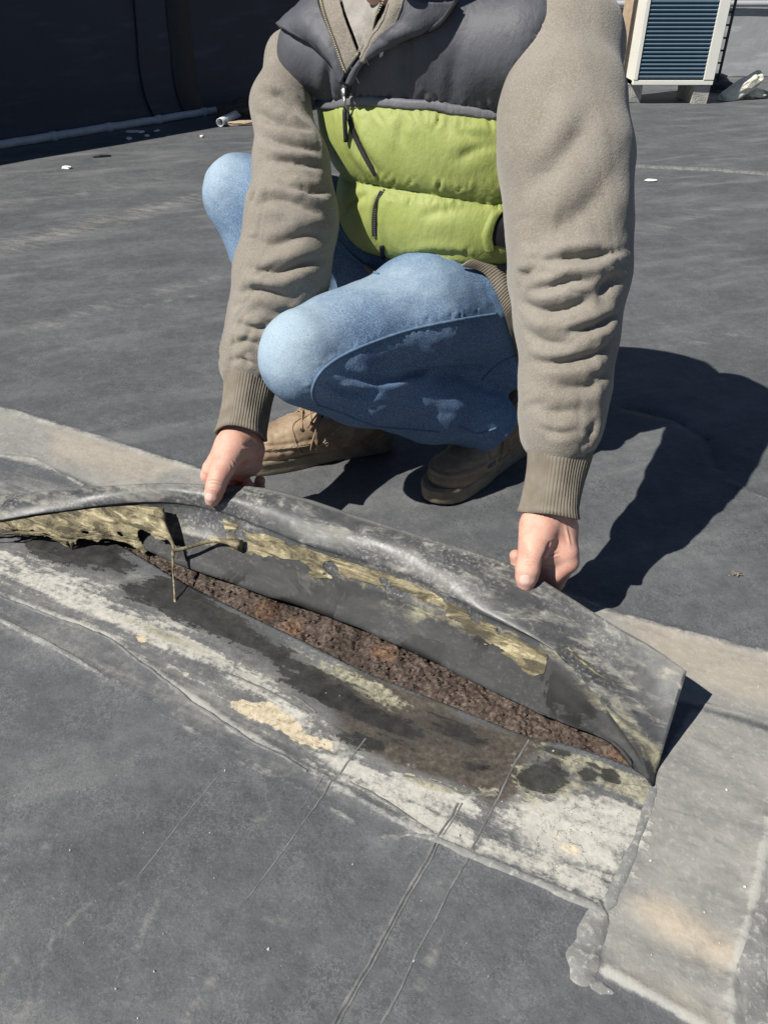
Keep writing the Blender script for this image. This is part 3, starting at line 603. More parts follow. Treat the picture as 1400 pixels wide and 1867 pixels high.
# conduit on the roof along the wall
cn = empty('conduit', tuple(W0+wn_*.09)); tag(cn, 'grey jointed conduit lying along the foot of the dark wall', 'pipe')
c0 = wa+wn_*.075+[0, 0, .028]; c1 = W0+wd*2.2+wn_*.075+[0, 0, .028]
V, F = tube(np.linspace(c0, c1, 60)+.0008*rng.normal(size=(60, 3)), .026, 14); put(mesh_obj('pipe', V, F, GREYBAR), cn)
for k in np.arange(.4, 5.2, .42):
    p = c0+wd*k; V, F = tube([p-wd*.02, p+wd*.02], .031, 14); put(mesh_obj('coupling', V, F, GREYBAR), cn)
# ------------------------------------------------------------------ air conditioner
ac = empty('air_conditioner', (2.35, 7.2, 0)); tag(ac, 'white outdoor air conditioning unit with dark louvres standing on two concrete blocks', 'air conditioner')
WHITE = simple('cream_white_powder_coat', (.70, .69, .63), .45, .4, .06, 5, 0); DKM = simple('blue_black_coil', (.06, .10, .14), .5)
LOUV = simple('blue_grey_louvre_metal', (.12, .19, .25), .4, .5, .1, 10, 0)
zb = .14; f0 = gnd(1150, 153, zb); f1 = gnd(1303, 156, zb); XL, XR = f0[0], f1[0]; YF = (f0[1]+f1[1])/2; HA = .88; DP = .42
def bx(name, lo, hi, mat, par, bev=.004, sub=None):
    lo = np.array(lo, float); hi = np.array(hi, float); V, F = box((lo+hi)/2, hi-lo, bev); o = mesh_obj(name, V, F, mat, smooth=False)
    return put(o, par) if sub is None else (setattr(o, 'parent', sub) or o)
bx('side_panel', (XL, YF+.03, zb), (XL+.02, YF+DP, zb+HA), WHITE, ac); bx('side_panel', (XR-.02, YF+.03, zb), (XR, YF+DP, zb+HA), WHITE, ac)
bx('base_pan', (XL, YF, zb), (XR, YF+DP, zb+.035), WHITE, ac); bx('top_panel', (XL-.01, YF-.01, zb+HA), (XR+.01, YF+DP+.01, zb+HA+.03), WHITE, ac)
bx('corner_post', (XL, YF-.004, zb+.036), (XL+.035, YF+.028, zb+HA-.002), WHITE, ac); bx('corner_post', (XR-.085, YF-.004, zb+.036), (XR, YF+.028, zb+HA-.002), WHITE, ac)
bx('coil', (XL+.03, YF+.06, zb+.04), (XR-.06, YF+.09, zb+HA-.01), DKM, ac); bx('back_panel', (XL+.021, YF+DP-.02, zb+.036), (XR-.021, YF+DP-.002, zb+HA-.002), WHITE, ac)
V0, F0 = box((0, 0, 0), (XR-XL-.125, .035, .010), .002, np.array(Matrix.Rotation(R(-32), 3, 'X'))); proto = None
nl = 28
for i in range(nl):
    z = zb+.055+i*(HA-.09)/nl
    if proto is None: proto = put(mesh_obj('louvre', V0, F0, LOUV, smooth=False), ac); o = proto
    else: o = proto.copy(); C.objects.link(o)
    o.matrix_parent_inverse = Matrix(); o.location = Vector(((XL+XR)/2-.024, YF+.018, z))*S-ac.location
TAN = simple('weathered_tan_board', (.42, .32, .22), .8); WIRE = simple('black_wire_guard', (.03, .035, .04), .4, .5)
bx('side_board', (XL-.075, YF+.20, zb), (XL-.04, YF+.36, zb+HA-.15), TAN, ac)
for xx in (XR+.03, XR+.11):
    V, F = tube([(xx, YF+.2, zb+.0), (xx, YF+.2, zb+HA)], .012, 8); put(mesh_obj('guard_rail', V, F, WIRE), ac)
for i in range(10):
    z = zb+.05+i*.088; V, F = tube([(XR, YF+.2, z), (XR+.115, YF+.2, z)], .008, 6); put(mesh_obj('guard_wire', V, F, WIRE), ac)
CONC = simple('rough_concrete', (.34, .33, .30), .9, .2, .3, 25, .8, 90, .006)
def block(x, y, w, d, h, lab):
    bm = bmesh.new(); bmesh.ops.create_cube(bm, size=1); bmesh.ops.subdivide_edges(bm, edges=bm.edges[:], cuts=5, use_grid_fill=True)
    V = np.array([v.co for v in bm.verts]); F = [tuple(v.index for v in f.verts) for f in bm.faces]; bm.free()
    V = V*[w, d, h]+[x, y, h/2]; V += .006*np.stack([vnoise(V*19+i*7) for i in range(3)], 1); V[:, 2] = np.maximum(V[:, 2], 0)
    o = mesh_obj('concrete_block', V, F, CONC, smooth=False); tag(o, lab, 'block', 'blocks under the air conditioner'); return o
p = gnd(1148, 184); block(p[0]-.02, p[1]+.12, .17, .40, .136, 'concrete block under the left end of the air conditioner')
p = gnd(1268, 186); block(p[0], p[1]+.12, .13, .40, .136, 'concrete block under the right end of the air conditioner')
# rubble beside the unit
def lump(name, c, r, seed, mat, rot=0, flat=1, amp=.25):
    bm = bmesh.new(); bmesh.ops.create_icosphere(bm, subdivisions=3, radius=1); V = np.array([v.co for v in bm.verts]); F = [tuple(v.index for v in f.verts) for f in bm.faces]; bm.free()
    V = np.sign(V)*np.abs(V)**flat; V *= (1+amp*fbm(V*1.6+seed, 3))[:, None]; V = V*np.array(r)
    V = V@np.array(Matrix.Rotation(rot, 3, 'Z')).T+np.array(c); V[:, 2] = np.maximum(V[:, 2], .001); return mesh_obj(name, V, F, mat, smooth=False)
FOAM = simple('cream_foam_board', (.62, .60, .50), .9, .2, .2, 30, .6, 120, .005); SCR = simple('black_membrane_scrap', (.07, .07, .075), .6)
p = gnd(1335, 178); o = lump('foam_chunk', p+[.06, -.10, .07], (.19, .06, .06), 3, FOAM, .2, .7)
o.data.transform(Matrix.Translation(Vector(p)*S) @ Matrix.Rotation(-.5, 4, 'Y') @ Matrix.Translation(-Vector(p)*S)); tag(o, 'long cream foam scrap tilted up beside the air conditioner', 'foam scrap')
p = gnd(1372, 178); tag(lump('foam_chunk', p+[0, 0, .03], (.09, .07, .04), 9, FOAM, 0, .8), 'small cream foam lump lying flat at the right end of the scrap pile', 'foam scrap')
p = gnd(1322, 172); tag(lump('membrane_scrap', p+[-.02, .24, .06], (.13, .10, .08), 5, SCR, .2, .8, .4), 'crumpled black membrane scrap behind the cream foam pieces', 'scrap')
# bits on the roof by the wall
pp = empty('plastic_pipe', tuple(gnd(418, 226))); tag(pp, 'short white plastic pipe offcut lying by the dark wall', 'pipe')
WPIPE = simple('white_pipe_plastic', (.62, .63, .64), .35, .5, .08, 10, 0)
a = gnd(402, 231)+[0, 0, .03]; c_ = gnd(438, 212)+[0, 0, .03]; dd = unit(c_-a); c_ = a+dd*min(.42, np.linalg.norm(c_-a))
V, F = tube([a, a+.5*(c_-a), c_], .028, 16, False); solid(put(mesh_obj('pipe_wall', V, F, WPIPE), pp), .004)
V, F = tube([a+dd*.02, a+dd*.06], .031, 16); V2, F2 = tube([c_-dd*.06, c_-dd*.02], .031, 16); put(mesh_obj('collar', V2, F2, WPIPE), pp)
CHIP = simple('white_chip', (.6, .6, .58), .8)
for k, (x, y, s0, lab) in enumerate([(243, 241, .05, 'largest white chip of the scatter by the dark wall'), (259, 242, .026, 'white chip just right of the largest chip by the wall'), (236, 254, .032, 'white chip nearest the camera in the scatter by the wall'), (269, 249, .018, 'tiny white chip below the others by the wall'), (286, 240, .022, 'rightmost white chip of the scatter by the wall'), (368, 250, .018, 'lone white chip below the white pipe offcut'), (122, 307, .03, 'small pale scrap on the sunlit roof at far left')]):
    p = gnd(x, y); tag(lump('debris_chip', p+[0, 0, .008], (s0, s0*.6, .007), k*3, CHIP, k, .8), lab, 'chip', 'white chips by the wall')
p = gnd(185, 286); tag(lump('twig_scrap', p+[0, 0, .008], (.055, .012, .01), 4, SCR, .3), 'small dark stick-like scrap on the sunlit roof at left', 'scrap')
p = gnd(452, 214); tag(lump('wood_scrap', p+[0, .1, .05], (.22, .10, .06), 14, simple('dark_rotten_wood', (.07, .055, .04), .9), .4, .8, .5), 'dark rotten wood scrap beside the white pipe offcut', 'scrap')
p = gnd(444, 227); tag(lump('wood_scrap', p+[0, 0, .012], (.14, .03, .014), 15, TAN, .3, .8, .3), 'thin tan splinter below the dark rotten wood scrap', 'scrap')
p = gnd(1186, 328); tag(lump('bird_dropping', p+[0, 0, .001], (.035, .032, .004), 6, CHIP, 0, 1, .3), 'round white splash on the roof below the air conditioner', 'splash')
# withered tuft on the roof at right
tf = []
p = gnd(1342, 1050)
for i in range(26):
    a = rng.random()*6.28; l = .004+.010*rng.random(); d = np.array([math.cos(a), math.sin(a), 0])
    tf.append(tube([p+[0, 0, .001], p+d*l*.5+[0, 0, .002+.005*rng.random()], p+d*l+[0, 0, .002+.003*rng.random()]], .0007, 4))
V, F = join(tf); tag(mesh_obj('dry_moss_tuft', V, F, simple('dry_moss', (.22, .18, .14), .9)), 'tiny withered brown tuft on the roof right of the arm shadow', 'moss')
# ------------------------------------------------------------------ sealant beads on the roof (pieces of the roof)
mc = Mat('grey_lap_sealant', .75, .3); na_ = mc.noise(18, 5, .65); nb_ = mc.noise(130, 4, .65)
mc.col(mc.mix(mc.rng(nb_, .5, .7), mc.ramp(na_, [(.3, (.12, .122, .122)), (.55, (.20, .20, .193)), (.75, (.30, .295, .275))]), (.33, .325, .30))); mc.bump(mc.mth('ADD', na_, nb_), .5, .003); CAULK = mc.m
def bead(pts, w, name='sealant_bead', hgt=.16):
    L = catmull([gnd(*p) for p in pts], 60); wv_ = np.interp(np.linspace(0, 1, 60), np.linspace(0, 1, len(w)), w)*np.sqrt(np.clip(np.minimum(np.arange(60), 59-np.arange(60))/5+.02, 0, 1)); low_ridge(L, wv_, wv_*hgt, name, CAULK)
bead([(1094, 1648), (1083, 1690), (1070, 1735), (1063, 1770), (1066, 1800)], [.012, .0165, .018, .019, .017])
bead([(1075, 1795), (1095, 1802), (1120, 1812)], [.004, .009, .003])
bead([(1195, 1430), (1175, 1490), (1150, 1560), (1120, 1625), (1105, 1660)], [.006, .007, .008, .009, .012])
bead([(1398, 1620), (1378, 1690), (1368, 1760), (1385, 1830), (1400, 1900)], [.012, .014, .02, .022, .02])
bead([(-30, 1118), (60, 1160), (130, 1200), (192, 1236)], [.004, .005, .005, .003], hgt=.28)
bead([(725, 1529), (750, 1524), (800, 1534), (860, 1560), (960, 1600), (1060, 1645), (1100, 1660)], [.002, .004, .006, .006, .006, .006, .008], hgt=.28)
# ================================================================== the crouching man: joints
def lit0(a, b, t): return np.asarray(a)*(1-t)+np.asarray(b)*t
hipL = np.array([.235, 1.61, .405]); kneeL = at(548, 650, 1.43); ankL = np.array([.235, 1.535, .13])
hipR = np.array([.08, 1.74, .43]); kneeR = at(440, 354, 1.73); ankR = np.array([-.115, 1.64, .13])
shL = at(1030, 95, 1.30); elL = at(1040, 480, 1.28); wrL = at(1003, 930, 1.32)
shR = at(556, 112, 1.50); elR = at(524, 430, 1.495); wrR = at(443, 788, 1.523)
pel = (hipL+hipR)/2+[.0, .03, .03]; shm = (shL+shR)/2
ta = unit(shm-pel); ts = unit(shL-shR); ts = unit(ts-ta*(ts@ta)); tn = np.cross(ts, ta); tn = tn if tn[1] < 0 else -tn
FR = np.array([ts, tn, ta])
# ------------------------------------------------------------------ body (head, neck, trunk, arms, hands)
head_c = np.array([.02, 1.565, 1.075])
f = Field((-.42, 1.05, .2), (.48, 2.0, 1.27), .0075)
f.cone(pel-tn*.03, shm-tn*.03, .085, .085, .03).cone(shR-tn*.02, shL-tn*.02, .05, .05, .03).cone(shm+[0, .02, .0], head_c+[.0, .05, -.09], .062, .058, .03)
f.cone(shL, elL, .045, .04, .02).cone(elL, lit0(elL, wrL, .4), .035, .028, .02).cone(at(552, 115, 1.51), at(516, 195, 1.495), .03, .03, .02).cone(at(516, 195, 1.495), at(528, 400, 1.49), .03, .03, .02).cone(at(528, 400, 1.49), at(500, 560, 1.535), .03, .026, .02)
f.cone(hipL, kneeL, .07, .05, .03).cone(kneeL, ankL, .05, .035, .01).cone(hipR, kneeR, .07, .05, .03).cone(kneeR, ankR, .05, .035, .01)
bodyV, bodyF = f.mesh(2)
hf_ = unit(np.array([-.12, -.93, -.38])); hr = unit(np.cross(hf_, [0, 0, 1])); hu_ = np.cross(hr, hf_); HFR = np.array([hr, hf_, hu_])
def hp(r, fw, u): return head_c+hr*r+hf_*fw+hu_*u
f = Field(head_c-[.16, .19, .19], head_c+[.16, .17, .2], .003)
f.ell(hp(0, -.015, .03), (.078, .098, .092), HFR, .01).ell(hp(0, .03, -.045), (.058, .066, .075), HFR, .04)
f.cone(hp(-.03, .068, -.105), hp(.03, .068, -.105), .022, .022, .03).cone(shm+[0, .02, 0], hp(0, -.04, -.08), .062, .058, .02)
f.cone(hp(0, .098, .005), hp(0, .118, -.030), .010, .015, .014).cone(hp(-.013, .104, -.033), hp(.013, .104, -.033), .010, .010, .008)
for sg_ in (-1, 1):
    f.ell(hp(sg_*.033, .098, .008), (.020, .014, .012), HFR, .012, 's'); f.ell(hp(sg_*.032, .084, .006), (.014, .013, .012), HFR, .004)
    f.cone(hp(sg_*.014, .101, .026), hp(sg_*.048, .086, .024), .008, .008, .014)
    f.ell(hp(sg_*.079, -.012, -.008), (.009, .024, .034), HFR, .006); f.ell(hp(sg_*.088, -.008, -.006), (.006, .013, .02), HFR, .004, 's')
f.cone(hp(-.020, .094, -.062), hp(.020, .094, -.062), .007, .007, .008).cone(hp(-.016, .093, -.074), hp(.016, .093, -.074), .008, .008, .006)
f.ell(hp(0, .106, -.067), (.024, .008, .0022), HFR, .002, 's')
headV, headF = f.mesh(1)
def hand(lo, hi, chains, k=.012, subs=(), h=.0014, web=()):
    f = Field(lo, hi, h)
    for ch in web: f.chain([(at(*p[:3]), p[3]) for p in ch], .018)
    for ch in chains: 
        g = Field(lo, hi, h); g.chain([(at(*p[:3]), p[3]) for p in ch[1]], .004); q = ch[0]
        A_ = f.D; w = np.clip(.5+.5*(A_-g.D)/q, 0, 1); f.D = A_+(g.D-A_)*w-q*w*(1-w)
    for s1 in subs: f.cone(at(*s1[0][:3]), at(*s1[1][:3]), s1[0][3], s1[1][3], .006, 's')
    return f.mesh(2)
# the hand at the right of the picture (his left): thumb down the front, fingers closed behind the sheet
T = 1.2
hLV, hLF = hand(at(985, 1000, 1.335)-.14, at(985, 1000, 1.335)+.14, [
    (.014, [(985, 966, 1.311, 0.0279), (971, 1002, 1.294, 0.0235), (965, 1022, 1.287, 0.0197), (962, 1038, 1.285, 0.0203), (960, 1052, 1.289, 0.0184), (959, 1062, 1.294, 0.0153)]),
    (.010, [(1016, 965, 1.325, 0.0241), (1031, 1008, 1.325, 0.0203), (1034, 1025, 1.329, 0.0197), (1008, 1047, 1.337, 0.0181), (985, 1052, 1.351, 0.0153), (962, 1040, 1.359, 0.0131)]),
    (.010, [(1022, 962, 1.350, 0.0219), (1034, 1020, 1.360, 0.0192), (1012, 1062, 1.377, 0.0164), (980, 1058, 1.380, 0.0142), (945, 1028, 1.361, 0.0126), (940, 1013, 1.353, 0.0109)]),
    (.008, [(1018, 960, 1.377, 0.0219), (1028, 1012, 1.393, 0.0181), (1005, 1055, 1.410, 0.0153), (975, 1050, 1.410, 0.0131), (950, 1030, 1.390, 0.0115)]),
    (.008, [(1008, 955, 1.400, 0.0208), (1012, 1000, 1.420, 0.0159), (992, 1035, 1.433, 0.0131), (968, 1035, 1.427, 0.0115), (950, 1020, 1.410, 0.0104)])],
    web=[[(1014, 860, 1.315, 0.0285), (1004, 912, 1.322, 0.0296), (1001, 935, 1.322, 0.0318)], [(994, 938, 1.323, 0.0263), (982, 958, 1.315, 0.0287), (976, 980, 1.305, 0.0257)],
         [(1012, 930, 1.327, 0.0290), (1020, 965, 1.337, 0.0285), (1028, 1005, 1.340, 0.0219)], [(1010, 930, 1.345, 0.0274), (1010, 970, 1.365, 0.0263), (1015, 1000, 1.385, 0.0197)],
         [(990, 965, 1.330, 0.0241), (998, 1000, 1.331, 0.0219), (1000, 1028, 1.343, 0.0186)], [(1028, 1006, 1.329, 0.0181), (1000, 1012, 1.329, 0.0181), (985, 1018, 1.331, 0.0153)]],
    subs=[((999, 992, 1.283, 0.0016), (988, 1016, 1.283, 0.0049)), ((986, 1020, 1.293, 0.0033), (984, 1042, 1.301, 0.0033))])
hLV = folds(hLV, hLF, [([(950, 1013), (962, 1010), (978, 1014)], .0018, 0.0012), ([(950, 1020), (963, 1018), (978, 1022)], .0016, 0.0012), ([(952, 1027), (964, 1025), (976, 1028)], .0014, 0.0008), ([(990, 1016), (1003, 1012), (1020, 1010)], .0022, 0.0024), ([(986, 1033), (995, 1031), (1005, 1033)], .002, 0.0020), ([(948, 962), (958, 958), (968, 955)], .003, 0.0012), ([(1000, 990), (1012, 985), (1022, 988)], .002, 0.0010), ([(998, 1000), (1010, 998), (1020, 1000)], .002, 0.0010), ([(1030, 955), (1036, 980), (1040, 1000)], .0028, -0.0015)])
# the hand at the left of the picture (his right)
hRV, hRF = hand(at(430, 845, 1.525)-.13, at(430, 845, 1.525)+.13, [
    (.014, [(428, 815, 1.507, 0.0275), (408, 850, 1.497, 0.0237), (398, 872, 1.493, 0.0201), (393, 888, 1.493, 0.0192), (389, 902, 1.499, 0.0174), (387, 910, 1.505, 0.0147)]),
    (.012, [(414, 815, 1.520, 0.0232), (388, 855, 1.531, 0.0201), (383, 866, 1.540, 0.0185), (396, 905, 1.569, 0.0164), (425, 912, 1.569, 0.0137), (444, 905, 1.557, 0.0121)]),
    (.010, [(424, 815, 1.545, 0.0211), (398, 865, 1.567, 0.0185), (412, 908, 1.590, 0.0159), (436, 908, 1.587, 0.0132), (449, 898, 1.573, 0.0116)]),
    (.008, [(434, 818, 1.565, 0.0211), (416, 868, 1.595, 0.0169), (430, 902, 1.613, 0.0147), (450, 898, 1.603, 0.0126), (453, 885, 1.582, 0.0111)]),
    (.008, [(448, 825, 1.580, 0.0190), (438, 865, 1.610, 0.0154), (456, 895, 1.623, 0.0126), (472, 888, 1.607, 0.0118), (474, 876, 1.592, 0.0109)])],
    web=[[(455, 725, 1.531, 0.0217), (442, 780, 1.531, 0.0242), (438, 805, 1.525, 0.0306)], [(430, 795, 1.517, 0.0254), (422, 812, 1.510, 0.0275), (405, 845, 1.515, 0.0221)],
         [(450, 798, 1.535, 0.0275), (456, 820, 1.540, 0.0254), (455, 845, 1.560, 0.0211), (440, 862, 1.580, 0.0180)], [(435, 800, 1.535, 0.0275), (425, 840, 1.550, 0.0242), (410, 862, 1.555, 0.0190)]],
    subs=[((418, 885, 1.485, 0.0031), (440, 868, 1.515, 0.0053))])
hRV = folds(hRV, hRF, [([(378, 878), (390, 876), (404, 882)], .0018, 0.0012), ([(378, 884), (391, 882), (405, 888)], .0016, 0.0012), ([(376, 891), (388, 890), (400, 894)], .0014, 0.0008), ([(424, 838), (430, 848), (428, 862)], .002, 0.0015), ([(418, 842), (423, 852), (420, 866)], .002, 0.0010), ([(392, 845), (388, 855), (386, 862)], .0025, 0.0014), ([(432, 862), (448, 850), (462, 846)], .0025, 0.0017), ([(440, 815), (452, 818), (460, 814)], .004, -0.0020)])
def grow(parts):
    V = []; F = []; o = 0
    for v, q in parts: V.append(v); F.append(q+o); o += len(v)
    return np.vstack(V), np.vstack(F)
m = Mat('skin', .58, .3); n1 = m.noise(22, 5, .6); n2 = m.noise(380, 4, .6); n3 = m.noise(70, 4, .6); v1 = m.voro(900)
c = m.ramp(n1, [(.3, (.53, .27, .205)), (.5, (.585, .345, .265)), (.72, (.50, .215, .165))]); c = m.mix(m.mth('MULTIPLY', m.rng(n3, .5, .75), .5), c, (.44, .185, .145)); m.col(c)
m.b.inputs['Subsurface Weight'].default_value = .12; m.b.inputs['Subsurface Radius'].default_value = (.6, .25, .15); m.b.inputs['Subsurface Scale'].default_value = .008
bp = m.bump(n2, .35, .0007); m.bump(m.noise(90, 3, .6, m.scale((1, 1, .45))), .3, .0012, bp); SKIN = m.m
BV, BF = grow([(bodyV, bodyF), (headV, headF), (hLV, hLF), (hRV, hRF)])
man = empty('person', tuple((ankL+ankR)/2*[1, 1, 0])); tag(man, 'crouching man in green and grey puffer vest, grey sweatshirt, jeans and boots lifting the membrane', 'person')
body = put(mesh_obj('body', BV, BF, SKIN), man)
NAIL = simple('fingernail', (.64, .44, .38), .25, .5, .06, 60, 0)
def nail(V, F, c, w, h_, rot):
    bb = bvh_of(V, F); pts = []; nr_, na = 9, 20; Fc = []
    for i in range(nr_):
        for j in range(na):
            a = 2*math.pi*j/na; r_ = i/(nr_-1); x = w*r_*np.sign(math.cos(a))*abs(math.cos(a))**.75; y = h_*r_*np.sign(math.sin(a))*abs(math.sin(a))**.75
            xx = c[0]+x*math.cos(rot)-y*math.sin(rot); yy = c[1]+x*math.sin(rot)+y*math.cos(rot); q = hit(bb, xx, yy)
            pts.append(q[0]+q[1]*(.0009*(1-r_**4)-.0002) if q else pts[-1])
    Fc = [(i*na+j, i*na+(j+1) % na, (i+1)*na+(j+1) % na, (i+1)*na+j) for i in range(nr_-1) for j in range(na)]
    o = mesh_obj('fingernail', np.array(pts), Fc, NAIL, body); return o
nail(hLV, hLF, (957, 1058), 10.5, 11, .02); nail(hRV, hRF, (381, 907), 8.5, 8.5, .25)
# hair
HAIR = simple('brown_hair', (.05, .03, .018), .6, .3, .4, 90, .9, 400, .003)
f = Field(head_c-[.16, .19, .19], head_c+[.16, .17, .2], .004)
f.ell(hp(0, -.02, .035), (.088, .105, .098), HFR, .01); f.ell(hp(0, .09, -.06), (.12, .09, .115), HFR, .01, 's'); f.plane(hp(0, -.02, -.07), -hu_)
V, F = f.mesh(1); V += normals(V, F)*(.004*fbm(V*np.array([60, 60, 30]), 3))[:, None]; put(mesh_obj('hair', V, F, HAIR), man)
# ================================================================== clothing
def lit(a, b, t): return np.asarray(a)*(1-t)+np.asarray(b)*t
# ------------------------------------------------------------------ sweatshirt
m = Mat('taupe_sweatshirt_fleece', .95, .12); n1 = m.noise(7, 5, .6); n2 = m.noise(420, 3, .7); n3 = m.noise(30, 5, .6)
c = m.ramp(n1, [(.3, (.178, .158, .128)), (.55, (.222, .200, .168)), (.75, (.262, .24, .208))]); c = m.mix(m.mth('MULTIPLY', m.rng(n3, .55, .78), .3), c, (.185, .152, .115))
c = m.mix(m.mth('MULTIPLY', m.rng(n2, .45, .7), .5), c, (.33, .305, .265)); c = m.mix(m.mth('MULTIPLY', m.rng(n2, .3, .45, 1, 0), .45), c, (.12, .107, .09)); m.col(c)
m.b.inputs['Sheen Weight'].default_value = .25; m.b.inputs['Sheen Roughness'].default_value = .5
bp = m.bump(n2, .6, .002); m.bump(n3, .25, .006, bp); FLEECE = m.m
def sleeve(pts, strokes, seed, amp=.0022):
    P = np.array([p for p, _ in pts]); rr = np.array([r for _, r in pts]); k = rr.max()+.05
    f = Field(P.min(0)-k, P.max(0)+k, .0042); f.chain(pts, .03); V, F = f.mesh(2)
    # wrinkles run round the arm
    L = catmull(P, 80); d = np.full(len(V), 9.0); s = np.zeros(len(V))
    acc = np.concatenate([[0], np.cumsum(np.linalg.norm(np.diff(L, axis=0), axis=1))]); near = np.zeros_like(V)
    for i, p in enumerate(L): e = np.linalg.norm(V-p, axis=1); c_ = e < d; d[c_] = e[c_]; s[c_] = acc[i]; near[c_] = p
    T = np.gradient(L, axis=0)[np.clip(np.searchsorted(acc, s), 0, 79)]; T /= np.linalg.norm(T, axis=1)[:, None]; s = s+((V-near)*T).sum(1)
    dirn = (V-near)/d[:, None]; q = np.column_stack([dirn*1.3+seed, ])
    w = fbm(np.column_stack([dirn[:, 0]*1.1+seed, dirn[:, 1]*1.1, s*11+2.2*vnoise(dirn*1.5+seed)]), 3, .5)
    w2 = 1-np.abs(fbm(np.column_stack([dirn[:, 0]*1.6+seed*2, dirn[:, 1]*1.6+dirn[:, 2], s*15+dirn[:, 0]*3.5+dirn[:, 2]*2]), 2, .5))*2
    fr = s/acc[-1]; g = .45+.75*sstep(.25, .7, fr)
    V = V+normals(V, F)*((amp*w+amp*.15*w2)*g+.0045*fbm(V*9+seed, 2))[:, None]
    q_ = np.random.default_rng(int(seed*10)); xs_ = [p for st in strokes for p in st[0]]; small = []
    for _ in range(40):                                        # small stray creases between the main folds
        x, y = xs_[q_.integers(len(xs_))]; x += q_.normal()*22; y += q_.normal()*16; l = 14+q_.random()*34; a_ = q_.normal()*.45-.1
        small.append(([(x-l*math.cos(a_), y-l*math.sin(a_)), (x, y+q_.normal()*3), (x+l*math.cos(a_), y+l*math.sin(a_))], .003+.005*q_.random(), (.0010+.0022*q_.random())*(1 if y > 430 else .35)))
    V = folds(V, F, [(a_, b_, c_*1.15) for a_, b_, c_ in strokes]); V = folds(V, F, small); return relax(V, F, .25), F
def chain_px(L): return [(at(x, y, t), hw*t/1400) for x, y, t, hw in L]
sleL = chain_px([(1000, 60, 1.35, 84), (1036, 84, 1.31, 94), (1026, 200, 1.29, 107), (1029, 300, 1.28, 113), (1036, 400, 1.28, 108), (1041, 500, 1.28, 102), (1034, 600, 1.29, 87), (1030, 700, 1.30, 77), (1022, 768, 1.305, 70), (1019, 790, 1.305, 65)])
stL = [([(1088, 175), (1050, 250), (1000, 310), (940, 352)], .026, .008), ([(1120, 300), (1075, 370), (1010, 420), (955, 440)], .024, .006), ([(1115, 462), (1080, 468), (1030, 470), (990, 478)], .009, .013), ([(990, 478), (960, 500), (945, 530)], .012, .006), ([(960, 528), (1000, 524), (1040, 512), (1080, 512)], .007, .008), ([(1140, 500), (1105, 520), (1090, 548)], .014, .009),
       ([(945, 545), (985, 566), (1035, 562), (1085, 540)], .010, .011), ([(1130, 570), (1085, 596), (1030, 606)], .009, .011), ([(952, 600), (990, 622), (1050, 630)], .011, .007), ([(1118, 622), (1075, 650), (1010, 662), (962, 654)], .009, .010), ([(1108, 680), (1070, 706), (1000, 704)], .011, .007), ([(960, 735), (1010, 752), (1070, 742)], .012, .005), ([(1090, 760), (1075, 790), (1060, 806)], .010, .006), ([(955, 290), (985, 230), (1005, 160)], .024, .004), ([(975, 775), (1020, 790), (1060, 782)], .007, .004)]
V1, F1 = sleeve(sleL, stL, 3.0)
sleR = chain_px([(580, 95, 1.53, 52), (534, 104, 1.515, 40), (509, 190, 1.49, 51), (530, 300, 1.485, 65), (530, 400, 1.49, 80), (514, 500, 1.515, 83), (487, 590, 1.55, 72), (463, 652, 1.55, 58), (460, 668, 1.548, 54)])
stR = [([(475, 160), (515, 178), (552, 212)], .010, .009), ([(462, 202), (505, 222), (572, 236)], .009, .011), ([(470, 246), (520, 262), (588, 276)], .008, .009), ([(480, 290), (530, 296), (592, 306)], .008, .008), ([(500, 330), (540, 342), (570, 350), (602, 345)], .010, .011), ([(460, 375), (500, 362), (545, 372), (600, 398)], .012, .010),
       ([(470, 330), (463, 350), (455, 380)], .010, .007), ([(450, 430), (495, 446), (560, 428), (604, 436)], .012, .007), ([(440, 480), (490, 497), (545, 484), (596, 470)], .010, .010), ([(432, 535), (475, 528), (530, 545)], .010, .009), ([(425, 585), (465, 600), (500, 590)], .009, .009), ([(415, 630), (450, 622), (475, 630)], .008, .007), ([(412, 660), (440, 655), (470, 668)], .006, .005)]
V2, F2 = sleeve(sleR, stR, 9.0)
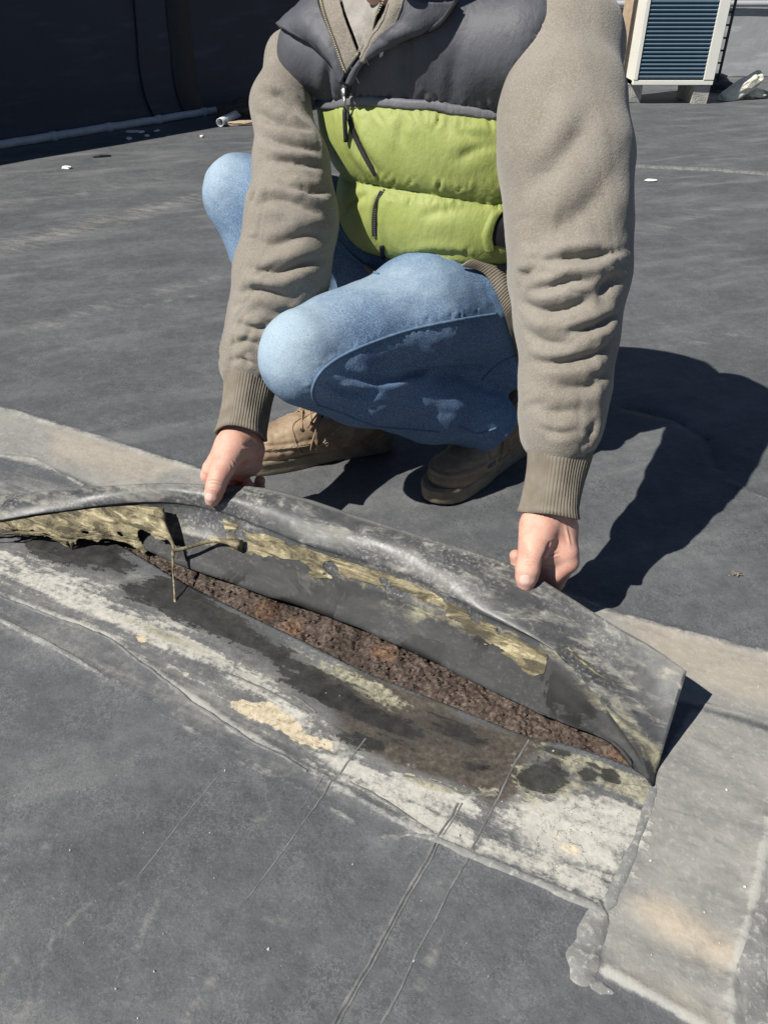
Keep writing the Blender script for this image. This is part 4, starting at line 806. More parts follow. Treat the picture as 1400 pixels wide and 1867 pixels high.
# trunk of the sweatshirt under the vest
f = Field((-.3, 1.3, .3), (.5, 2.1, 1.02), .008)
def tfront(px, py, t, rn): return at(px, py, t)-tn*rn
f.ell(tfront(735, 195, 1.48, .11), (.20, .11, .16), FR, .05).ell(tfront(760, 400, 1.59, .12), (.19, .12, .15), FR, .05).cone(shR, shL, .06, .06, .04)
f.ell(pel+[0, 0, .04], (.19, .16, .13), FR, .04); V3, F3 = f.mesh(2)
V, F = grow([(V1, F1), (V2, F2), (V3, F3)]); hood = put(mesh_obj('sweatshirt', V, F, FLEECE), man)
m = Mat('ribbed_knit', .95, .12); n2 = m.noise(500, 3, .7); m.col(m.ramp(m.noise(40, 4), [(.3, (.150, .130, .102)), (.7, (.215, .190, .155))])); m.bump(n2, .5, .0012); RIB = m.m
def cuff(c0, c1, r0, r1, name, parent, ribs=52, nv=16, ax2=None, curl=.0):
    c0 = np.array(c0); c1 = np.array(c1); T_ = unit(c1-c0); u = unit(np.cross(T_, [0, 1, 0])); w = np.cross(T_, u); na = ribs*4; V = []
    for j in range(nv):
        q = j/(nv-1); rad = r0*(1-q)+r1*q-.004*math.sin(math.pi*q); rad += .0035*max(0, (q-.9)/.1)
        for i in range(na):
            a = 2*math.pi*i/na; rb_ = .0009*math.cos(ribs*a); wob = .002*math.sin(3*a+4*q)+.0015*math.sin(5*a-3*q)
            V.append(c0+(c1-c0)*q+(u*math.cos(a)+w*math.sin(a)*(ax2 or 1))*(rad+rb_+wob)+T_*.003*math.sin(2*a+1)*q)
    F = [(j*na+i, j*na+(i+1) % na, (j+1)*na+(i+1) % na, (j+1)*na+i) for j in range(nv-1) for i in range(na)]
    o = mesh_obj(name, np.array(V), F, RIB, parent); solid(o, .004, -1); return o
cuff(at(1020, 805, 1.308), at(1003, 936, 1.32), .0565, .0498, 'cuff', hood, 56)
cuff(at(460, 675, 1.545), at(440, 792, 1.517), .0560, .0480, 'cuff', hood, 56)
# ribbed hem over the hip
hemc = pel+ta*.055; V = []; na, nv, ribs = 400, 10, 100
for j in range(nv):
    q = j/(nv-1)
    for i in range(na):
        a = 2*math.pi*i/na; e = 1+.007*math.cos(ribs*a); V.append(hemc-ta*(.10*q-.01)+(ts*math.cos(a)*(.222-.012*q)+tn*math.sin(a)*(.178-.012*q))*e)
F = [(j*na+i, j*na+(i+1) % na, (j+1)*na+(i+1) % na, (j+1)*na+i) for j in range(nv-1) for i in range(na)]
hm = mesh_obj('hem', np.array(V), F, RIB, hood); solid(hm, .005)
# ------------------------------------------------------------------ puffer vest
f = Field((-.34, 1.15, .36), (.54, 2.15, 1.1), .0046)
f.ell(tfront(740, 190, 1.405, .15), (.225, .15, .17), FR, .05).ell(tfront(748, 290, 1.44, .155), (.222, .155, .15), FR, .06).ell(tfront(765, 415, 1.49, .155), (.218, .155, .14), FR, .06).ell(tfront(775, 470, 1.53, .16), (.215, .16, .12), FR, .05)
f.cone(lit(shR, shL, .07)+ta*.012, lit(shL, shR, .14)+ta*.012, .070, .078, .06).cone(shm-tn*.03, shm+ta*.06, .10, .085, .05)
b0 = f.mesh(0); bb = bvh_of(*b0)
def seam_fit(L):
    q = [hit(bb, *p) for p in L]; q = np.array([a[0]-pel for a in q if a]); return np.polyfit(q@ts, q@ta, 2)      # a slightly tilted level round the body
sf = [seam_fit(L) for L in (((566, 191), (580, 190), (640, 187), (735, 190), (830, 201), (905, 211)), ((640, 340), (745, 350), (840, 354), (905, 356)), ((720, 474), (765, 474), (830, 474)))]
LR = [(a_[0]-pel)@ts for a_ in [hit(bb, x_, y_) for x_, y_ in ((580, 190), (600, 188), (640, 187), (830, 201), (880, 206), (905, 211))] if a_]; LR = (min(LR), max(LR))
def lvl(P): l_ = np.clip(P@ts, LR[0], LR[1]); return P@ta-np.polyval(sf[0], l_)+sf[0][2]
hs = [np.mean([lvl(hit(bb, *p)[0]-pel) for p in L if hit(bb, *p)]) for L in (((575, 189), (640, 187), (735, 190), (830, 201), (905, 211)), ((640, 340), (745, 350), (840, 354), (905, 356)), ((720, 474), (765, 474), (830, 474)))]
f.plane(pel+ta*hs[2], -ta, .015)
f.chain([(p_, r_*.93) for p_, r_ in sleL[1:6]], .004, 's').chain([(p_, r_*.93) for p_, r_ in sleR[2:6]], .004, 's')
V, F = f.mesh(2); hh = (V-pel)@ta; N = normals(V, F)
lat = (V-pel)@ts; frt = (V-pel)@tn
h0, h1, h2 = hs; hx = lvl(V-pel)
def puffp(x, a, b, B): t = np.clip((x-a)/(b-a), 0, 1); return B*(np.clip(4*t*(1-t), 0, 1)**.55)
disp = np.where(hx > h0, .012*(1-np.exp(-((hx-h0)/.03)**1)), np.where(hx > h1, puffp(hx, h1, h0, .030), puffp(hx, h2-.01, h1, .026)))
disp += np.where(hx < h0, .004*fbm(np.column_stack([lat*8, hh*4, frt*6]), 2), .003*fbm(np.column_stack([lat*7, hh*5, frt*5]), 2))
V = V+N*disp[:, None]
stV = [([(735, 20), (742, 80), (738, 150), (732, 190)], .014, .006), ([(600, 100), (598, 150), (606, 186)], .010, .006), ([(830, 80), (826, 150), (822, 198)], .016, .004), ([(640, 205), (652, 260), (690, 320)], .010, .010), ([(690, 345), (683, 395), (690, 440)], .008, .008), ([(735, 205), (730, 240), (738, 270)], .012, .004), ([(820, 300), (870, 270), (920, 262)], .012, .004), ([(840, 215), (850, 245), (900, 250)], .010, .004), ([(720, 470), (800, 462), (870, 468)], .008, .005), ([(615, 400), (640, 370), (680, 350)], .008, .006), ([(760, 400), (800, 385), (860, 380)], .012, .003)]
prg = np.random.default_rng(3)
def pleats(L, n, up, dn, w=.0035, A_=.0028):
    L = catmull([(x, y, 0) for x, y in L], 200)
    for _ in range(n):
        x, y, _z = L[prg.integers(4, 196)]
        for sg_, ln in ((-1, up), (1, dn)):
            if ln and prg.random() < .75: q = ln*(.4+prg.random()); a = prg.normal()*.35; stV.append(([(x, y+sg_*5), (x+a*q*.5, y+sg_*q*.55), (x+a*q*1.1, y+sg_*q)], w*(.7+.8*prg.random()), A_*(.5+prg.random())))
pleats([(575, 189), (640, 187), (735, 190), (830, 201), (905, 211)], 34, 26, 34)
pleats([(620, 342), (745, 350), (840, 355), (915, 357)], 30, 30, 26)
pleats([(700, 470), (765, 474), (850, 472)], 12, 22, 0)
V = relax(folds(V, F, stV), F, .2)
fc = V[F].mean(1); fh = lvl(fc-pel); fm = (fh > h0).astype(int)
def nylon(name, c1, c2, weave):
    m = Mat(name, .6, .3); n1 = m.noise(9, 5, .6); n2 = m.noise(34, 5, .6)
    c = m.mix(m.rng(n1, .3, .7), c1, c2); c = m.mix(m.mth('MULTIPLY', m.rng(n2, .58, .8), .35), c, tuple(x*.7 for x in c1)); m.col(c)
    bp = m.bump(m.noise(weave*6, 2, .5, m.scale((.25, .25, 1))), .10, .001); bp = m.bump(m.noise(70, 5, .65, m.scale((1, 1, .5))), .45, .005, bp); m.bump(m.noise(16, 3, .5), .2, .01, bp); m.rough(m.mth('MULTIPLY_ADD', n1, .2, .46)); return m.m
GREEN = nylon('lime_green_ripstop', (.235, .275, .072), (.29, .33, .105), 95); GREY = nylon('charcoal_nylon', (.066, .068, .080), (.092, .094, .108), 120)
vest = put(mesh_obj('puffer_vest', V, F, [GREEN, GREY], fmat=fm), man); vb = bvh_of(V, F)
BLACK = simple('black_zip_tape', (.014, .014, .016), .6, .3, .3, 80, .5, 500, .001); STEEL = simple('zip_metal', (.45, .45, .46), .35, .6, .1, 20, 0); STEEL.node_tree.nodes['Principled BSDF'].inputs['Metallic'].default_value = .9
BRASS = simple('brass_teeth', (.55, .48, .30), .35, .6, .2, 90, 0)
def ribbon(L, w, name, mat, parent, th=.002, side=None):
    L = np.asarray(L)
    if len(L) > 12: K_ = np.ones(7)/7; L = np.column_stack([np.convolve(np.pad(L[:, k_], 3, 'edge'), K_, 'valid') for k_ in range(3)])
    L = L; T_ = np.gradient(L, axis=0); T_ /= np.linalg.norm(T_, axis=1)[:, None]+1e-9; cam_ = np.array([0, 0, 1.0])
    vdir = cam_-L; vdir /= np.linalg.norm(vdir, axis=1)[:, None]; sd_ = np.cross(T_, vdir); sd_ /= np.linalg.norm(sd_, axis=1)[:, None]
    V = np.concatenate([L-sd_*w/2, L-sd_*w*.2+vdir*th*.5, L+sd_*w*.2+vdir*th*.5, L+sd_*w/2]); n = len(L)
    F = [(k*n+i, k*n+i+1, (k+1)*n+i+1, (k+1)*n+i) for k in range(3) for i in range(n-1)]
    o = mesh_obj(name, V, F, mat, parent); solid(o, th, 0); return o
Z1 = on_surface(vb, [(634, 186), (640, 228), (660, 275), (688, 322)], .0015, 5); zip_ = ribbon(relaxline(Z1) if False else Z1, .009, 'zipper', BLACK, vest)
Z2 = on_surface(vb, [(700, 346), (686, 372), (682, 405), (684, 434)], .0015, 5); ribbon(Z2, .010, 'zipper', BLACK, vest)
Z3 = on_surface(vb, [(697, 446), (699, 462), (704, 476)], .003, 4)
if len(Z3) > 2: ribbon(Z3, .009, 'zipper', BLACK, vest)
def teeth(L, par, mat, r=.0016, gap=.0042, name='zip_teeth'):
    L = np.asarray(L); acc = np.concatenate([[0], np.cumsum(np.linalg.norm(np.diff(L, axis=0), axis=1))]); n = int(acc[-1]/gap); ps = []
    for i in range(n):
        p = np.array([np.interp(i*gap, acc, L[:, k]) for k in range(3)]); vd = unit(np.array([0, 0, 1.0])-p); ps.append(box(p+vd*.001, (r*2.2, r*1.6, r*1.1), 0))
    if ps: V, F = join(ps); mesh_obj(name, V, F, mat, par, smooth=False)
teeth(Z1, zip_, simple('black_coil', (.03, .03, .033), .4)); teeth(Z2, zip_, simple('grey_coil', (.12, .12, .12), .4))
BAND = nylon('grey_binding', (.115, .115, .128), (.15, .15, .165), 160)
# yoke seam tape
ribbon(on_surface(vb, [(563, 190), (600, 187), (640, 186), (735, 190), (830, 200), (912, 211)], .006, 6), .016, 'yoke_band', BAND, vest, .004)
# pocket
PK = on_surface(vb, [(908, 366), (888, 396), (876, 430), (882, 456)], .007, 4); PK2 = on_surface(vb, [(922, 380), (906, 402), (898, 430), (902, 456)], .006, 4)
if len(PK) > 3 and len(PK2) > 3:
    Vp, Fp, _, _ = loft([PK-0, (catmull(PK, 30)+catmull(PK2, 30))/2+tn*.005, PK2], 30, 12); Vp = relax(Vp, Fp, .5); Vp = relax(Vp, Fp, .5); solid(mesh_obj('pocket_lip', Vp, Fp, GREEN, vest), .004)
PL = on_surface(vb, [(908, 395), (899, 420), (897, 445)], .002, 3); PL2 = on_surface(vb, [(926, 385), (926, 415), (926, 452)], .002, 3)
if len(PL) > 3 and len(PL2) > 3: Vp, Fp, _, _ = loft([PL, PL2], 16, 6); mesh_obj('pocket_shade', Vp, Fp, BLACK, vest)  # black patch on the vest surface, painted shade of the pocket opening
# collar: turned-back lapels, inner sweatshirt collar, scarf-like hood
def panel(name, A_, B_, mat, par, oa, ob, bulge=.012, th=.010, n=(50, 24), bv=None):
    a = on_surface(bv or vb, A_, oa, 5); c_ = on_surface(bv or vb, B_, ob, 5)
    if len(a) < 3 or len(c_) < 3: print('panel fail', name, len(a), len(c_)); return None
    mid = (catmull(a, 40)+catmull(c_, 40))/2+tn*bulge
    V, F, u, v = loft([a, mid, c_], *n); V += normals(V, F)*(.0025*fbm(V*30, 3))[:, None]; o = mesh_obj(name, V, F, mat, par); solid(o, th, 0); return o, a, c_
panel('lapel', [(634, 152), (612, 112), (575, 80), (535, 62), (500, 44)], [(640, 128), (622, 84), (600, 40), (585, 4)], GREY, vest, .008, .022)
pr = panel('lapel', [(644, 146), (664, 112), (702, 84), (752, 66), (800, 48), (832, 8)], [(652, 138), (672, 108), (700, 74), (728, 40), (742, 4)], GREY, vest, .008, .024)
ribbon(on_surface(vb, [(640, 172), (644, 145), (664, 111), (702, 83), (752, 65), (800, 47), (832, 7)], .016, 5), .009, 'zipper', BLACK, vest)
e1 = panel('inner_collar', [(646, 126), (628, 84), (606, 40), (592, 3)], [(668, 96), (652, 60), (634, 24), (624, 3)], FLEECE, hood, .026, .020, .006, .006)
e2 = panel('inner_collar', [(672, 100), (688, 70), (712, 30), (722, 3)], [(684, 104), (706, 76), (730, 40), (746, 4)], FLEECE, hood, .020, .026, .006, .006)
LGREY = simple('light_grey_jersey', (.27, .255, .235), .95, .1, .2, 40, .5, 300, .002)
panel('hood_lining', [(668, 98), (656, 64), (640, 30), (628, 3)], [(676, 100), (686, 74), (694, 40), (704, 3)], LGREY, hood, .014, .014, -.012, .004)
for L_ in ([(646, 118), (630, 84), (608, 42), (594, 3)], [(676, 92), (690, 66), (710, 30), (720, 3)]):
    q = on_surface(vb, L_, .036, 4); 
    if len(q) > 3: teeth(q, hood, BRASS, .0014, .0036)
# slider and cord pull
sp = hit(vb, 634, 165); sp = sp[0]+sp[1]*.012 if sp else at(634, 165, 1.3)
V, F = box(sp, (.011, .007, .020), .002); put(mesh_obj('zip_slider', V, F, STEEL), man).parent = vest; bpy.data.objects['zip_slider'].matrix_parent_inverse = Matrix()
V, F = box(at(632, 172, 1.235)*0+sp+[0, -.006, -.014], (.005, .003, .022), .001); mesh_obj('zip_tab', V, F, STEEL, vest)
V, F = tube(catmull([sp+[0, -.008, -.024], sp+[0, -.012, -.045], sp+[.001, -.014, -.078]], 10), .0042, 8); mesh_obj('cord_pull', V, F, BLACK, vest)
# ------------------------------------------------------------------ jeans
m = Mat('faded_blue_denim', .85, .2); n1 = m.noise(9, 5, .6); n2 = m.noise(520, 3, .75); n3 = m.noise(40, 5, .65, m.scale((1, 1, 2)))
tw = m.wave(260, m.scale((1, 1, 1), rot=(.4, .5, .8)), 1.5, 1); wear_sun = m.attr('wear_sun')
c = m.mix(m.rng(n1, .3, .7), (.066, .122, .225), (.105, .178, .295)); fad = m.rng(m.mth('ADD', wear_sun, m.mth('MULTIPLY', m.mth('SUBTRACT', n3, .5), .5)), .15, .95)
c = m.mix(m.mth('MULTIPLY', fad, .85), c, (.34, .43, .49)); c = m.mix(m.mth('MULTIPLY', m.rng(n2, .47, .64), .5), c, (.36, .44, .51)); c = m.mix(m.mth('MULTIPLY', m.rng(n2, .34, .46, 1, 0), .45), c, (.035, .07, .145))
c = m.mix(m.attr('seam'), c, (.045, .08, .14)); m.col(c); bp = m.bump(n2, .5, .0014); m.bump(m.noise(26, 4, .6), .35, .006, bp); DENIM = m.m
JB = ((-.45, 1.12, .06), (.5, 2.05, .72), .0044)
def smin(a, b_, k): q = np.clip(.5+.5*(a-b_)/k, 0, 1); return a+(b_-a)*q-k*q*(1-q)
f = Field(*JB); f.ell(pel+[0, .03, .0], (.20, .165, .14), FR, .03); f.cone(hipL+[-.04, .02, -.03], hipR+[-.10, .0, -.05], .11, .10, .03)
f.chain([(hipR, .12), (lit(hipR, kneeR, .5), .105), (lit(hipR, kneeR, .85), .092), (kneeR, .086)], .03)
g3 = Field(*JB); g3.chain([(kneeR+[.005, .004, -.01], .083), (lit(kneeR, ankR, .3), .084), (lit(kneeR, ankR, .7), .072), (lit(kneeR, ankR, 1.2), .066)], .025); g3.plane(lit(ankR, kneeR, -.02), ankR-kneeR)
g = Field(*JB)
g.chain([(hipL, .128), (lit(hipL, kneeL, .4)+[0, -.005, .012], .112), (lit(hipL, kneeL, .78), .096), (kneeL+[.01, 0, .004], .088)], .03)
g2 = Field(*JB); cutL = unit(ankL-kneeL+np.array([.1, -.1, -.32])); cuL = ankL+cutL*.012
g2.chain([(kneeL+[.01, -.002, -.008], .084), (lit(kneeL, ankL, .3)+[0, -.005, -.005], .084), (lit(kneeL, ankL, .65), .080), (ankL-cutL*.03, .072), (ankL+cutL*.06, .068)], .025); g2.plane(cuL, cutL)
g.cone(lit(hipL, kneeL, .45)+[0, .03, -.075], hipL+[.01, .0, -.13], .075, .10, .03)
f.D = smin(smin(f.D, g3.D, .02), smin(g.D, g2.D, .012), .012)
V, F = f.mesh(4)
V = V+normals(V, F)*(.0035*fbm(V*np.array([11, 11, 14]), 3, .5))[:, None]
stJ = [([(560, 560), (600, 545), (650, 520)], .014, .003), ([(720, 580), (780, 560), (850, 548)], .016, .003), ([(860, 600), (890, 622), (940, 632)], .007, .006), ([(820, 598), (860, 618), (900, 640)], .007, .006), ([(760, 612), (800, 640), (850, 652)], .008, .005), ([(600, 700), (640, 690), (690, 700)], .006, .006), ([(590, 730), (640, 730), (680, 745)], .006, .005), ([(500, 700), (530, 730), (560, 745)], .010, .003), ([(720, 760), (800, 752), (880, 760)], .009, .005), ([(880, 720), (915, 700), (945, 700)], .008, .006), ([(700, 610), (640, 640), (600, 660), (575, 690), (568, 720)], .005, -.003), ([(600, 668), (660, 690), (720, 690), (800, 668), (880, 672), (945, 690)], .008, .012), ([(585, 690), (640, 718), (700, 712)], .008, .009), ([(575, 720), (620, 742), (690, 715)], .007, .007), ([(560, 745), (640, 772), (720, 780), (800, 785)], .006, .004),
       ([(880, 690), (915, 660), (945, 650)], .008, .008), ([(800, 640), (850, 610), (900, 590)], .010, .006), ([(830, 655), (870, 640), (930, 640)], .008, .006), ([(780, 640), (810, 628), (860, 632)], .008, .005), ([(690, 500), (740, 505), (790, 490)], .010, .006), ([(610, 450), (650, 470), (690, 500)], .008, .006), ([(840, 780), (880, 768), (930, 745)], .008, .006),
       ([(390, 400), (420, 430), (440, 470)], .012, .005), ([(400, 290), (440, 310), (470, 320)], .012, .003), ([(880, 500), (900, 560), (930, 620)], .010, .004), ([(850, 720), (900, 735), (945, 725)], .010, .006), ([(660, 745), (720, 735), (760, 745)], .010, .004)]
def pucker(L, n):
    L = catmull([(x, y, 0) for x, y in L], 200); out = []
    for _ in range(n):
        k_ = prg.integers(6, 194); x, y, _z = L[k_]; tx, ty, _z = L[k_+4]-L[k_-4]; q = math.hypot(tx, ty); nx_, ny_ = -ty/q, tx/q
        for sg_ in (-1, 1):
            l_ = 7+prg.random()*14; sk = prg.normal()*.35; out.append(([(x+sg_*nx_*3, y+sg_*ny_*3), (x+sg_*(nx_+sk*tx/q)*l_*.55, y+sg_*(ny_+sk*ty/q)*l_*.55), (x+sg_*(nx_+sk*tx/q)*l_, y+sg_*(ny_+sk*ty/q)*l_)], .0028+.002*prg.random(), .0010+.0014*prg.random()))
    return out
V = folds(V, F, [(a_, b_, c_*(.8 if c_ >= .009 else .26)) for a_, b_, c_ in stJ])
V = relax(folds(V, F, pucker([(905, 572), (840, 582), (760, 598), (690, 620), (630, 645), (590, 672), (572, 700), (570, 722)], 34)+pucker([(578, 738), (620, 752), (680, 775), (740, 782), (800, 788)], 16)), F, .2)
wear_sun = .95*np.exp(-(np.linalg.norm((V-(kneeL+np.array([-.03, -.05, .06])))/np.array([1, 1, 1]), axis=1)/.11)**2)+.75*np.exp(-(np.linalg.norm(V-(kneeR+np.array([-.05, -.04, .06])), axis=1)/.10)**2)
mt = lit(kneeL, hipL, .45)+np.array([0, -.03, .10]); wear_sun += .62*np.exp(-(np.linalg.norm((V-mt)*np.array([.55, 1, 1.2]), axis=1)/.10)**2)  # paler thigh top: part denim wear, part sunlight put into the colour
wear_sun += .6*np.exp(-(np.linalg.norm(V-lit(kneeL, ankL, .42)+np.array([0, .075, -.03]), axis=1)/.02)**2)
wear_sun += .45*np.exp(-(np.linalg.norm(V-lit(kneeR, ankR, .35)+np.array([.06, .04, 0]), axis=1)/.10)**2)
jeans = put(mesh_obj('jeans', V, F, DENIM, attrs={'wear_sun': wear_sun, 'seam': np.zeros(len(V))}), man); jb = bvh_of(V, F)
THREAD = simple('pale_denim_seam', (.10, .165, .25), .9, .2, .3, 200, .5, 500, .001)
for L_, w in (([(905, 572), (840, 582), (760, 598), (690, 620), (630, 645), (590, 672), (572, 700), (570, 722), (578, 738)], .0030), ([(578, 738), (620, 752), (680, 775), (740, 782), (800, 788)], .0026), ([(880, 692), (898, 672), (920, 656), (944, 648)], .0026), ([(612, 432), (640, 462), (672, 490), (690, 500)], .003), ([(838, 778), (870, 790), (905, 780)], .0024)):
    q = on_surface(jb, L_, .0005, 4)
    if len(q) > 3: V_, F_ = tube(q, w, 7); mesh_obj('seam', V_, F_, THREAD, jeans)
def hemring(c0, T_, r, h_, ax=None):
    T_ = unit(T_); u = unit(np.cross(T_, [0, 1, 0])); w = np.cross(T_, u); V_ = []
    for j, (o, e) in enumerate(((-.001, -.004), (0, .001), (.25, .0035), (.75, .0035), (1, .001), (1.0, -.006))):
        for i in range(64): a = 2*math.pi*i/64; V_.append(np.array(c0)+T_*h_*o+(u*math.cos(a)+w*math.sin(a))*(r+e+.003*math.sin(3*a)))
    F_ = [(j*64+i, j*64+(i+1) % 64, (j+1)*64+(i+1) % 64, (j+1)*64+i) for j in range(5) for i in range(64)]
    mesh_obj('cuff_hem', np.array(V_), F_, DENIM, jeans)
hemring(ankL+cutL*-.008, cutL, .069, .022); hemring(lit(ankR, kneeR, .0), ankR-kneeR, .066, .022)

A_ = on_surface(jb, [(838, 488), (880, 502), (906, 545), (930, 610), (944, 660)], .006, 4); B_ = on_surface(jb, [(872, 474), (912, 492), (936, 540), (946, 590), (952, 630)], .010, 4)
print('WAIST', len(A_), len(B_))
if len(A_) > 4 and len(B_) > 4:
    V_, F_, u_, v_ = loft([A_, (catmull(A_, 40)+catmull(B_, 40))/2+np.array([0, -.008, .006]), B_], 260, 10)
    V_ += normals(V_, F_)*(.0009*np.cos(u_*2*math.pi*52))[:, None]; solid(mesh_obj('waistband', V_, F_, RIB, hood), .004, 0)
# ================================================================== boots
def leather(name, c1, c2, c3):
    m = Mat(name, .6, .3); n1 = m.noise(18, 6, .6); n2 = m.noise(120, 5, .65, dist=.5); c = m.mix(m.rng(n1, .3, .7), c1, c2); c = m.mix(m.mth('MULTIPLY', m.rng(n2, .55, .72), .5), c, c3); m.col(c)
    bp = m.bump(n2, .35, .0014); m.bump(m.noise(28, 4, .6), .3, .005, bp); return m.m
LEATH = leather('worn_tan_leather', (.185, .125, .078), (.315, .232, .155), (.45, .365, .265))
SOLE = simple('cream_brown_rubber_sole', (.20, .17, .125), .75, .3, .3, 40, .5, 160, .002); LACE = simple('tan_rawhide_lace', (.26, .18, .105), .8); STITCH = simple('pale_stitching', (.46, .40, .30), .9, .2, .1, 100, 0)
DK = simple('dark_boot_lining', (.03, .025, .02), .9)
def boot(toe, heel, left, label):
    toe = np.array([*toe[:2], 0.0]); heel = np.array([*heel[:2], 0.0]); fw = unit(toe-heel); Ln = np.linalg.norm(toe-heel); sd_ = np.array([-fw[1], fw[0], 0])*(1 if left else -1)   # sd_: outer side
    def P(a, l, z): return heel+fw*a*Ln+sd_*l+np.array([0, 0, z])
    root = empty('boot', tuple(heel)); root.parent = man; root.matrix_parent_inverse = Matrix.Translation(-man.location); root['label'] = label
    bpy.context.view_layer.update()
    def add(name, V, F, mat, par=None, **k):
        o = mesh_obj(name, V, F, mat, **k); o.parent = par or root
        o.matrix_parent_inverse = Matrix.Translation(-root.location) if par is None else Matrix(); return o
    # sole outline
    ks = [(0, 0), (.02, .026), (.08, .036), (.2, .038), (.35, .036), (.5, .042), (.65, .052), (.78, .055), (.88, .050), (.95, .036), (.99, .016), (1, 0)]
    ki = [(1, 0), (.985, -.018), (.94, -.037), (.87, -.046), (.76, -.048), (.62, -.044), (.48, -.034), (.35, -.030), (.2, -.033), (.08, -.034), (.02, -.024), (0, 0)]
    O = np.array(ks+ki[1:-1]); O = np.vstack([O, O[:1]]); O = catmull(np.column_stack([O, np.zeros(len(O))]), 90)[:-1, :2]; n = len(O); ctr = np.array([.5, 0])
    V = []; lev = [(0.0, .955), (.004, .985), (.012, 1.0), (.020, .995), (.0205, 1.0), (.030, 1.01), (.0305, 1.015), (.036, 1.01), (.0385, .98), (.039, .86)]
    for z, s0 in lev:
        for q in O:
            qq = ctr+(q-ctr)*np.array([1-(1-s0)*.5, s0]); zz = z*(1+.35*(1-sstep(.1, .45, qq[0])))+(.010*sstep(.75, 1.05, qq[0])**2)+.0008*vnoise(np.array([[q[0]*30, q[1]*200, z*100]]))[0]; V.append(P(qq[0], qq[1], max(zz, 0)))
    F = [(j*n+i, j*n+(i+1) % n, (j+1)*n+(i+1) % n, (j+1)*n+i) for j in range(len(lev)-1) for i in range(n)]+[tuple(range(n-1, -1, -1)), tuple((len(lev)-1)*n+i for i in range(n))]
    sole = add('sole', np.array(V), F, SOLE)
    # welt stitching
    sv = []
    for i in range(0, n*3):
        q = O[(i//3) % n]*(1-(i % 3)/3)+O[(i//3+1) % n]*(i % 3)/3; qq = ctr+(q-ctr)*np.array([.99, .965]); z = .0395*(1+.35*(1-sstep(.1, .45, qq[0])))+.010*sstep(.75, 1.05, qq[0])**2
        nq = O[(i//3+1) % n]-O[(i//3) % n]; d = unit(fw*nq[0]*Ln+sd_*nq[1]); c0 = P(qq[0], qq[1], z); sv.append(tube([c0-d*.0014, c0+d*.0014], .0008, 4))
    V, F = join(sv); add('welt_stitching', V, F, STITCH, None, smooth=False)
    # upper
    c0 = P(.5, 0, .09); f = Field(c0-[.24, .24, .09], c0+[.24, .24, .15], .0032); fr = np.array([fw, sd_, [0, 0, 1.0]])
    f.ell(P(.80, .004, .055), (.070, .050, .040), fr, .01).ell(P(.66, .004, .06), (.085, .050, .048), fr, .03).cone(P(.62, .002, .080), P(.36, 0, .115), .040, .040, .03).ell(P(.16, 0, .065), (.058, .037, .060), fr, .03)
    f.cone(P(.30, 0, .08), P(.22, 0, .10), .042, .042, .03).cone(P(.24, 0, .10), P(.20, 0, .185), .046, .048, .03).ell(P(.45, .0, .05), (.10, .036, .04), fr, .03)
    f.plane(P(0, 0, .036), (0, 0, -1)).plane(P(.20, 0, .178), unit(np.array([0, 0, 1.0])+fw*-.15))
    V, F = f.mesh(2); a_ = ((V-heel)@fw)/Ln; l_ = (V-heel)@sd_; z_ = V[:, 2]; N = normals(V, F)
    # moc-toe ridge: a raised U on the top of the toe
    U = catmull([P(.55, -.047, .072), P(.70, -.045, .070), (P(.83, -.037, .070)), P(.905, -.018, .068), P(.92, .003, .067), P(.905, .024, .068), P(.83, .044, .070), P(.70, .052, .070), P(.55, .051, .072)], 120)
    bt = bvh_of(V, F); U = np.array([np.array(bt.find_nearest(Vector(p))[0]) for p in U]); d = np.full(len(V), 9.0)
    for p in U: d = np.minimum(d, np.linalg.norm(V-p, axis=1))
    V = V+N*(.0030*np.exp(-(d/.0045)**2)-.0018*np.exp(-((d-.008)/.004)**2)+.0022*fbm(V*26, 3, .5)+.0012*fbm(V*70, 2))[:, None]
    up = add('upper', V, F, LEATH); bt = bvh_of(V, F)
    def near(p, off=.0012): q = bt.find_nearest(Vector(p)); return np.array(q[0])+np.array(q[1])*off
    sv = []
    for i in range(0, 118, 1):
        p = near(lit(U[i], U[i+1], .5)); d_ = unit(U[i+1]-U[i]); sv.append(tube([p-d_*.0008, p+d_*.0010], .0007, 4))
    for row in range(3):                                       # quarter stitching
        for sg_ in (-1, 1):
            Lq = catmull([P(.52-.02*row, sg_*.06, .052+.006*row), P(.46-.015*row, sg_*.06, .075+.004*row), P(.40-.015*row, sg_*.06, .105)], 24)
            for i in range(0, 23): p = near(Lq[i]); d_ = unit(Lq[i+1]-Lq[i]); sv.append(tube([p-d_*.001, p+d_*.001], .0007, 4))
            Lq = catmull([P(.52, sg_*.07, .056-.004*row), P(.40, sg_*.07, .068-.004*row), P(.30, sg_*.07, .075-.004*row)], 24)
            for i in range(0, 23): p = near(Lq[i]); d_ = unit(Lq[i+1]-Lq[i]); sv.append(tube([p-d_*.001, p+d_*.001], .0007, 4))
    V_, F_ = join(sv); add('stitching', V_, F_, STITCH, None, smooth=False)
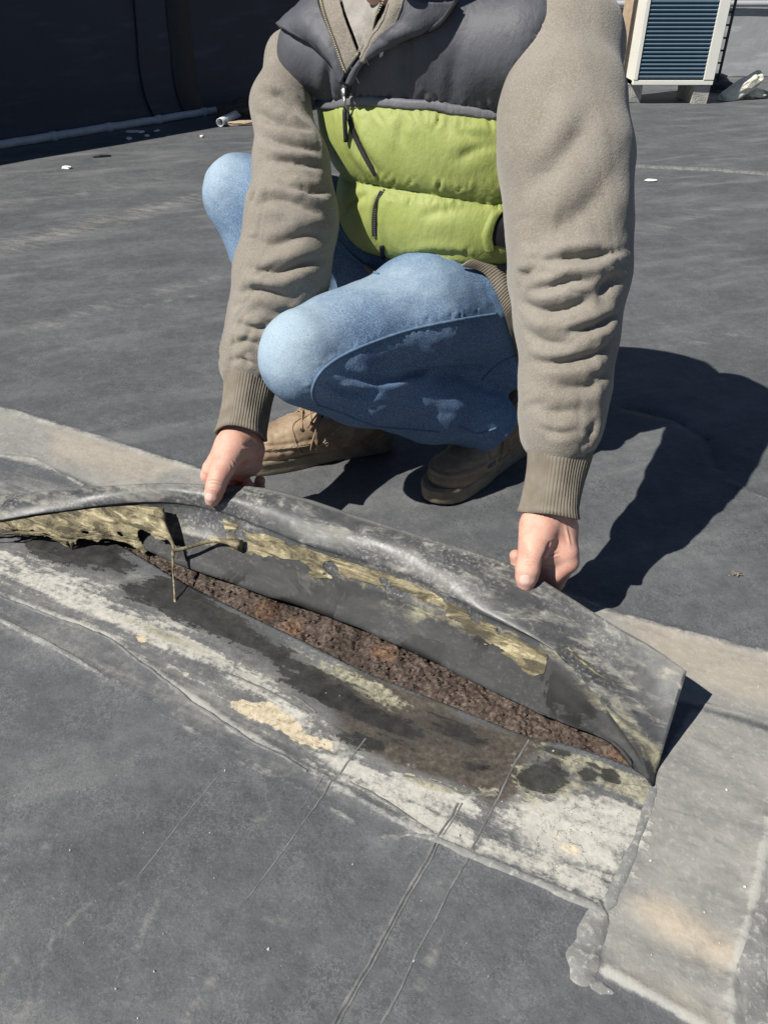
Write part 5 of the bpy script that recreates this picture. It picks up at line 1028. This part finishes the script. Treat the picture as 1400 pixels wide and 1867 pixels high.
    # quarter panel (raised edge), eyelets and laces
    for sg_ in (-1, 1):
        q = np.array([near(p, .0008) for p in catmull([P(.60, sg_*.06, .045), P(.64, sg_*.05, .072), P(.635, sg_*.022, .12), P(.46, sg_*.020, .15), P(.30, sg_*.025, .17)], 40)])
        V_, F_ = tube(q, .0016, 6); add('quarter_edge', V_, F_, LEATH)
        q = np.array([near(p, .0006) for p in catmull([P(.32, sg_*.07, .05), P(.29, sg_*.07, .08), P(.30, sg_*.07, .12)], 20)]); V_, F_ = tube(q, .0014, 6); add('quarter_edge', V_, F_, LEATH)
    ey = {}
    for r_ in range(4):
        for sg_ in (-1, 1):
            p = near(P(.60-.065*r_, sg_*.028, .10+.014*r_), .001); ey[(r_, sg_)] = p; q = bt.find_nearest(Vector(p)); nn = np.array(q[1]); u = unit(np.cross(nn, fw)); w = np.cross(nn, u)
            ring = [p+(u*math.cos(t)+w*math.sin(t))*.0036 for t in np.linspace(0, 2*math.pi, 15)]; V_, F_ = tube(ring, .0011, 6, False); add('eyelet', V_, F_, DK)
    lac = []
    for r_ in range(4):
        for sg_ in (-1, 1):
            a, b_ = ey[(r_, sg_)], ey[(min(r_+1, 3), -sg_)]; mid = near((a+b_)/2, .006); lac.append(tube(catmull([a, lit(a, mid, .5)+[0, 0, .002], mid, b_], 16), .0021, 7))
    kp = near(P(.40, 0, .17), .006)
    for sg_, dz in ((1, 0), (-1, .0)):
        e1_ = near(P(.52, sg_*.05, .10), .004); e2_ = near(P(.55, sg_*.055, .075), .003); lac.append(tube(catmull([kp, near(P(.46, sg_*.03, .15), .010), e1_, e2_, near(P(.56, sg_*.06, .05), .003)], 24), .0020, 7))
        lac.append(tube(catmull([kp, near(P(.50, sg_*.035, .14), .012), near(P(.57, sg_*.04, .11), .008), near(P(.50, sg_*.03, .135), .006), kp], 24), .0020, 7))
    V_, F_ = join(lac); add('laces', V_, F_, LACE)
    pt = [near(P(.60+dx, (.062), .050+dz), .001) for dx, dz in ((0, 0), (.06, 0), (.06, .014), (0, .014))]
    add('side_label', np.array(pt), [(0, 1, 2, 3)], simple('dark_woven_label', (.10, .10, .11), .8, .2, .5, 400, 0), smooth=False)
    return root
boot(gnd(432, 858), gnd(716, 812), False, 'sunlit tan boot pointing left')
boot(gnd(776, 920), gnd(985, 794), True, 'shaded boot pointing at the camera')
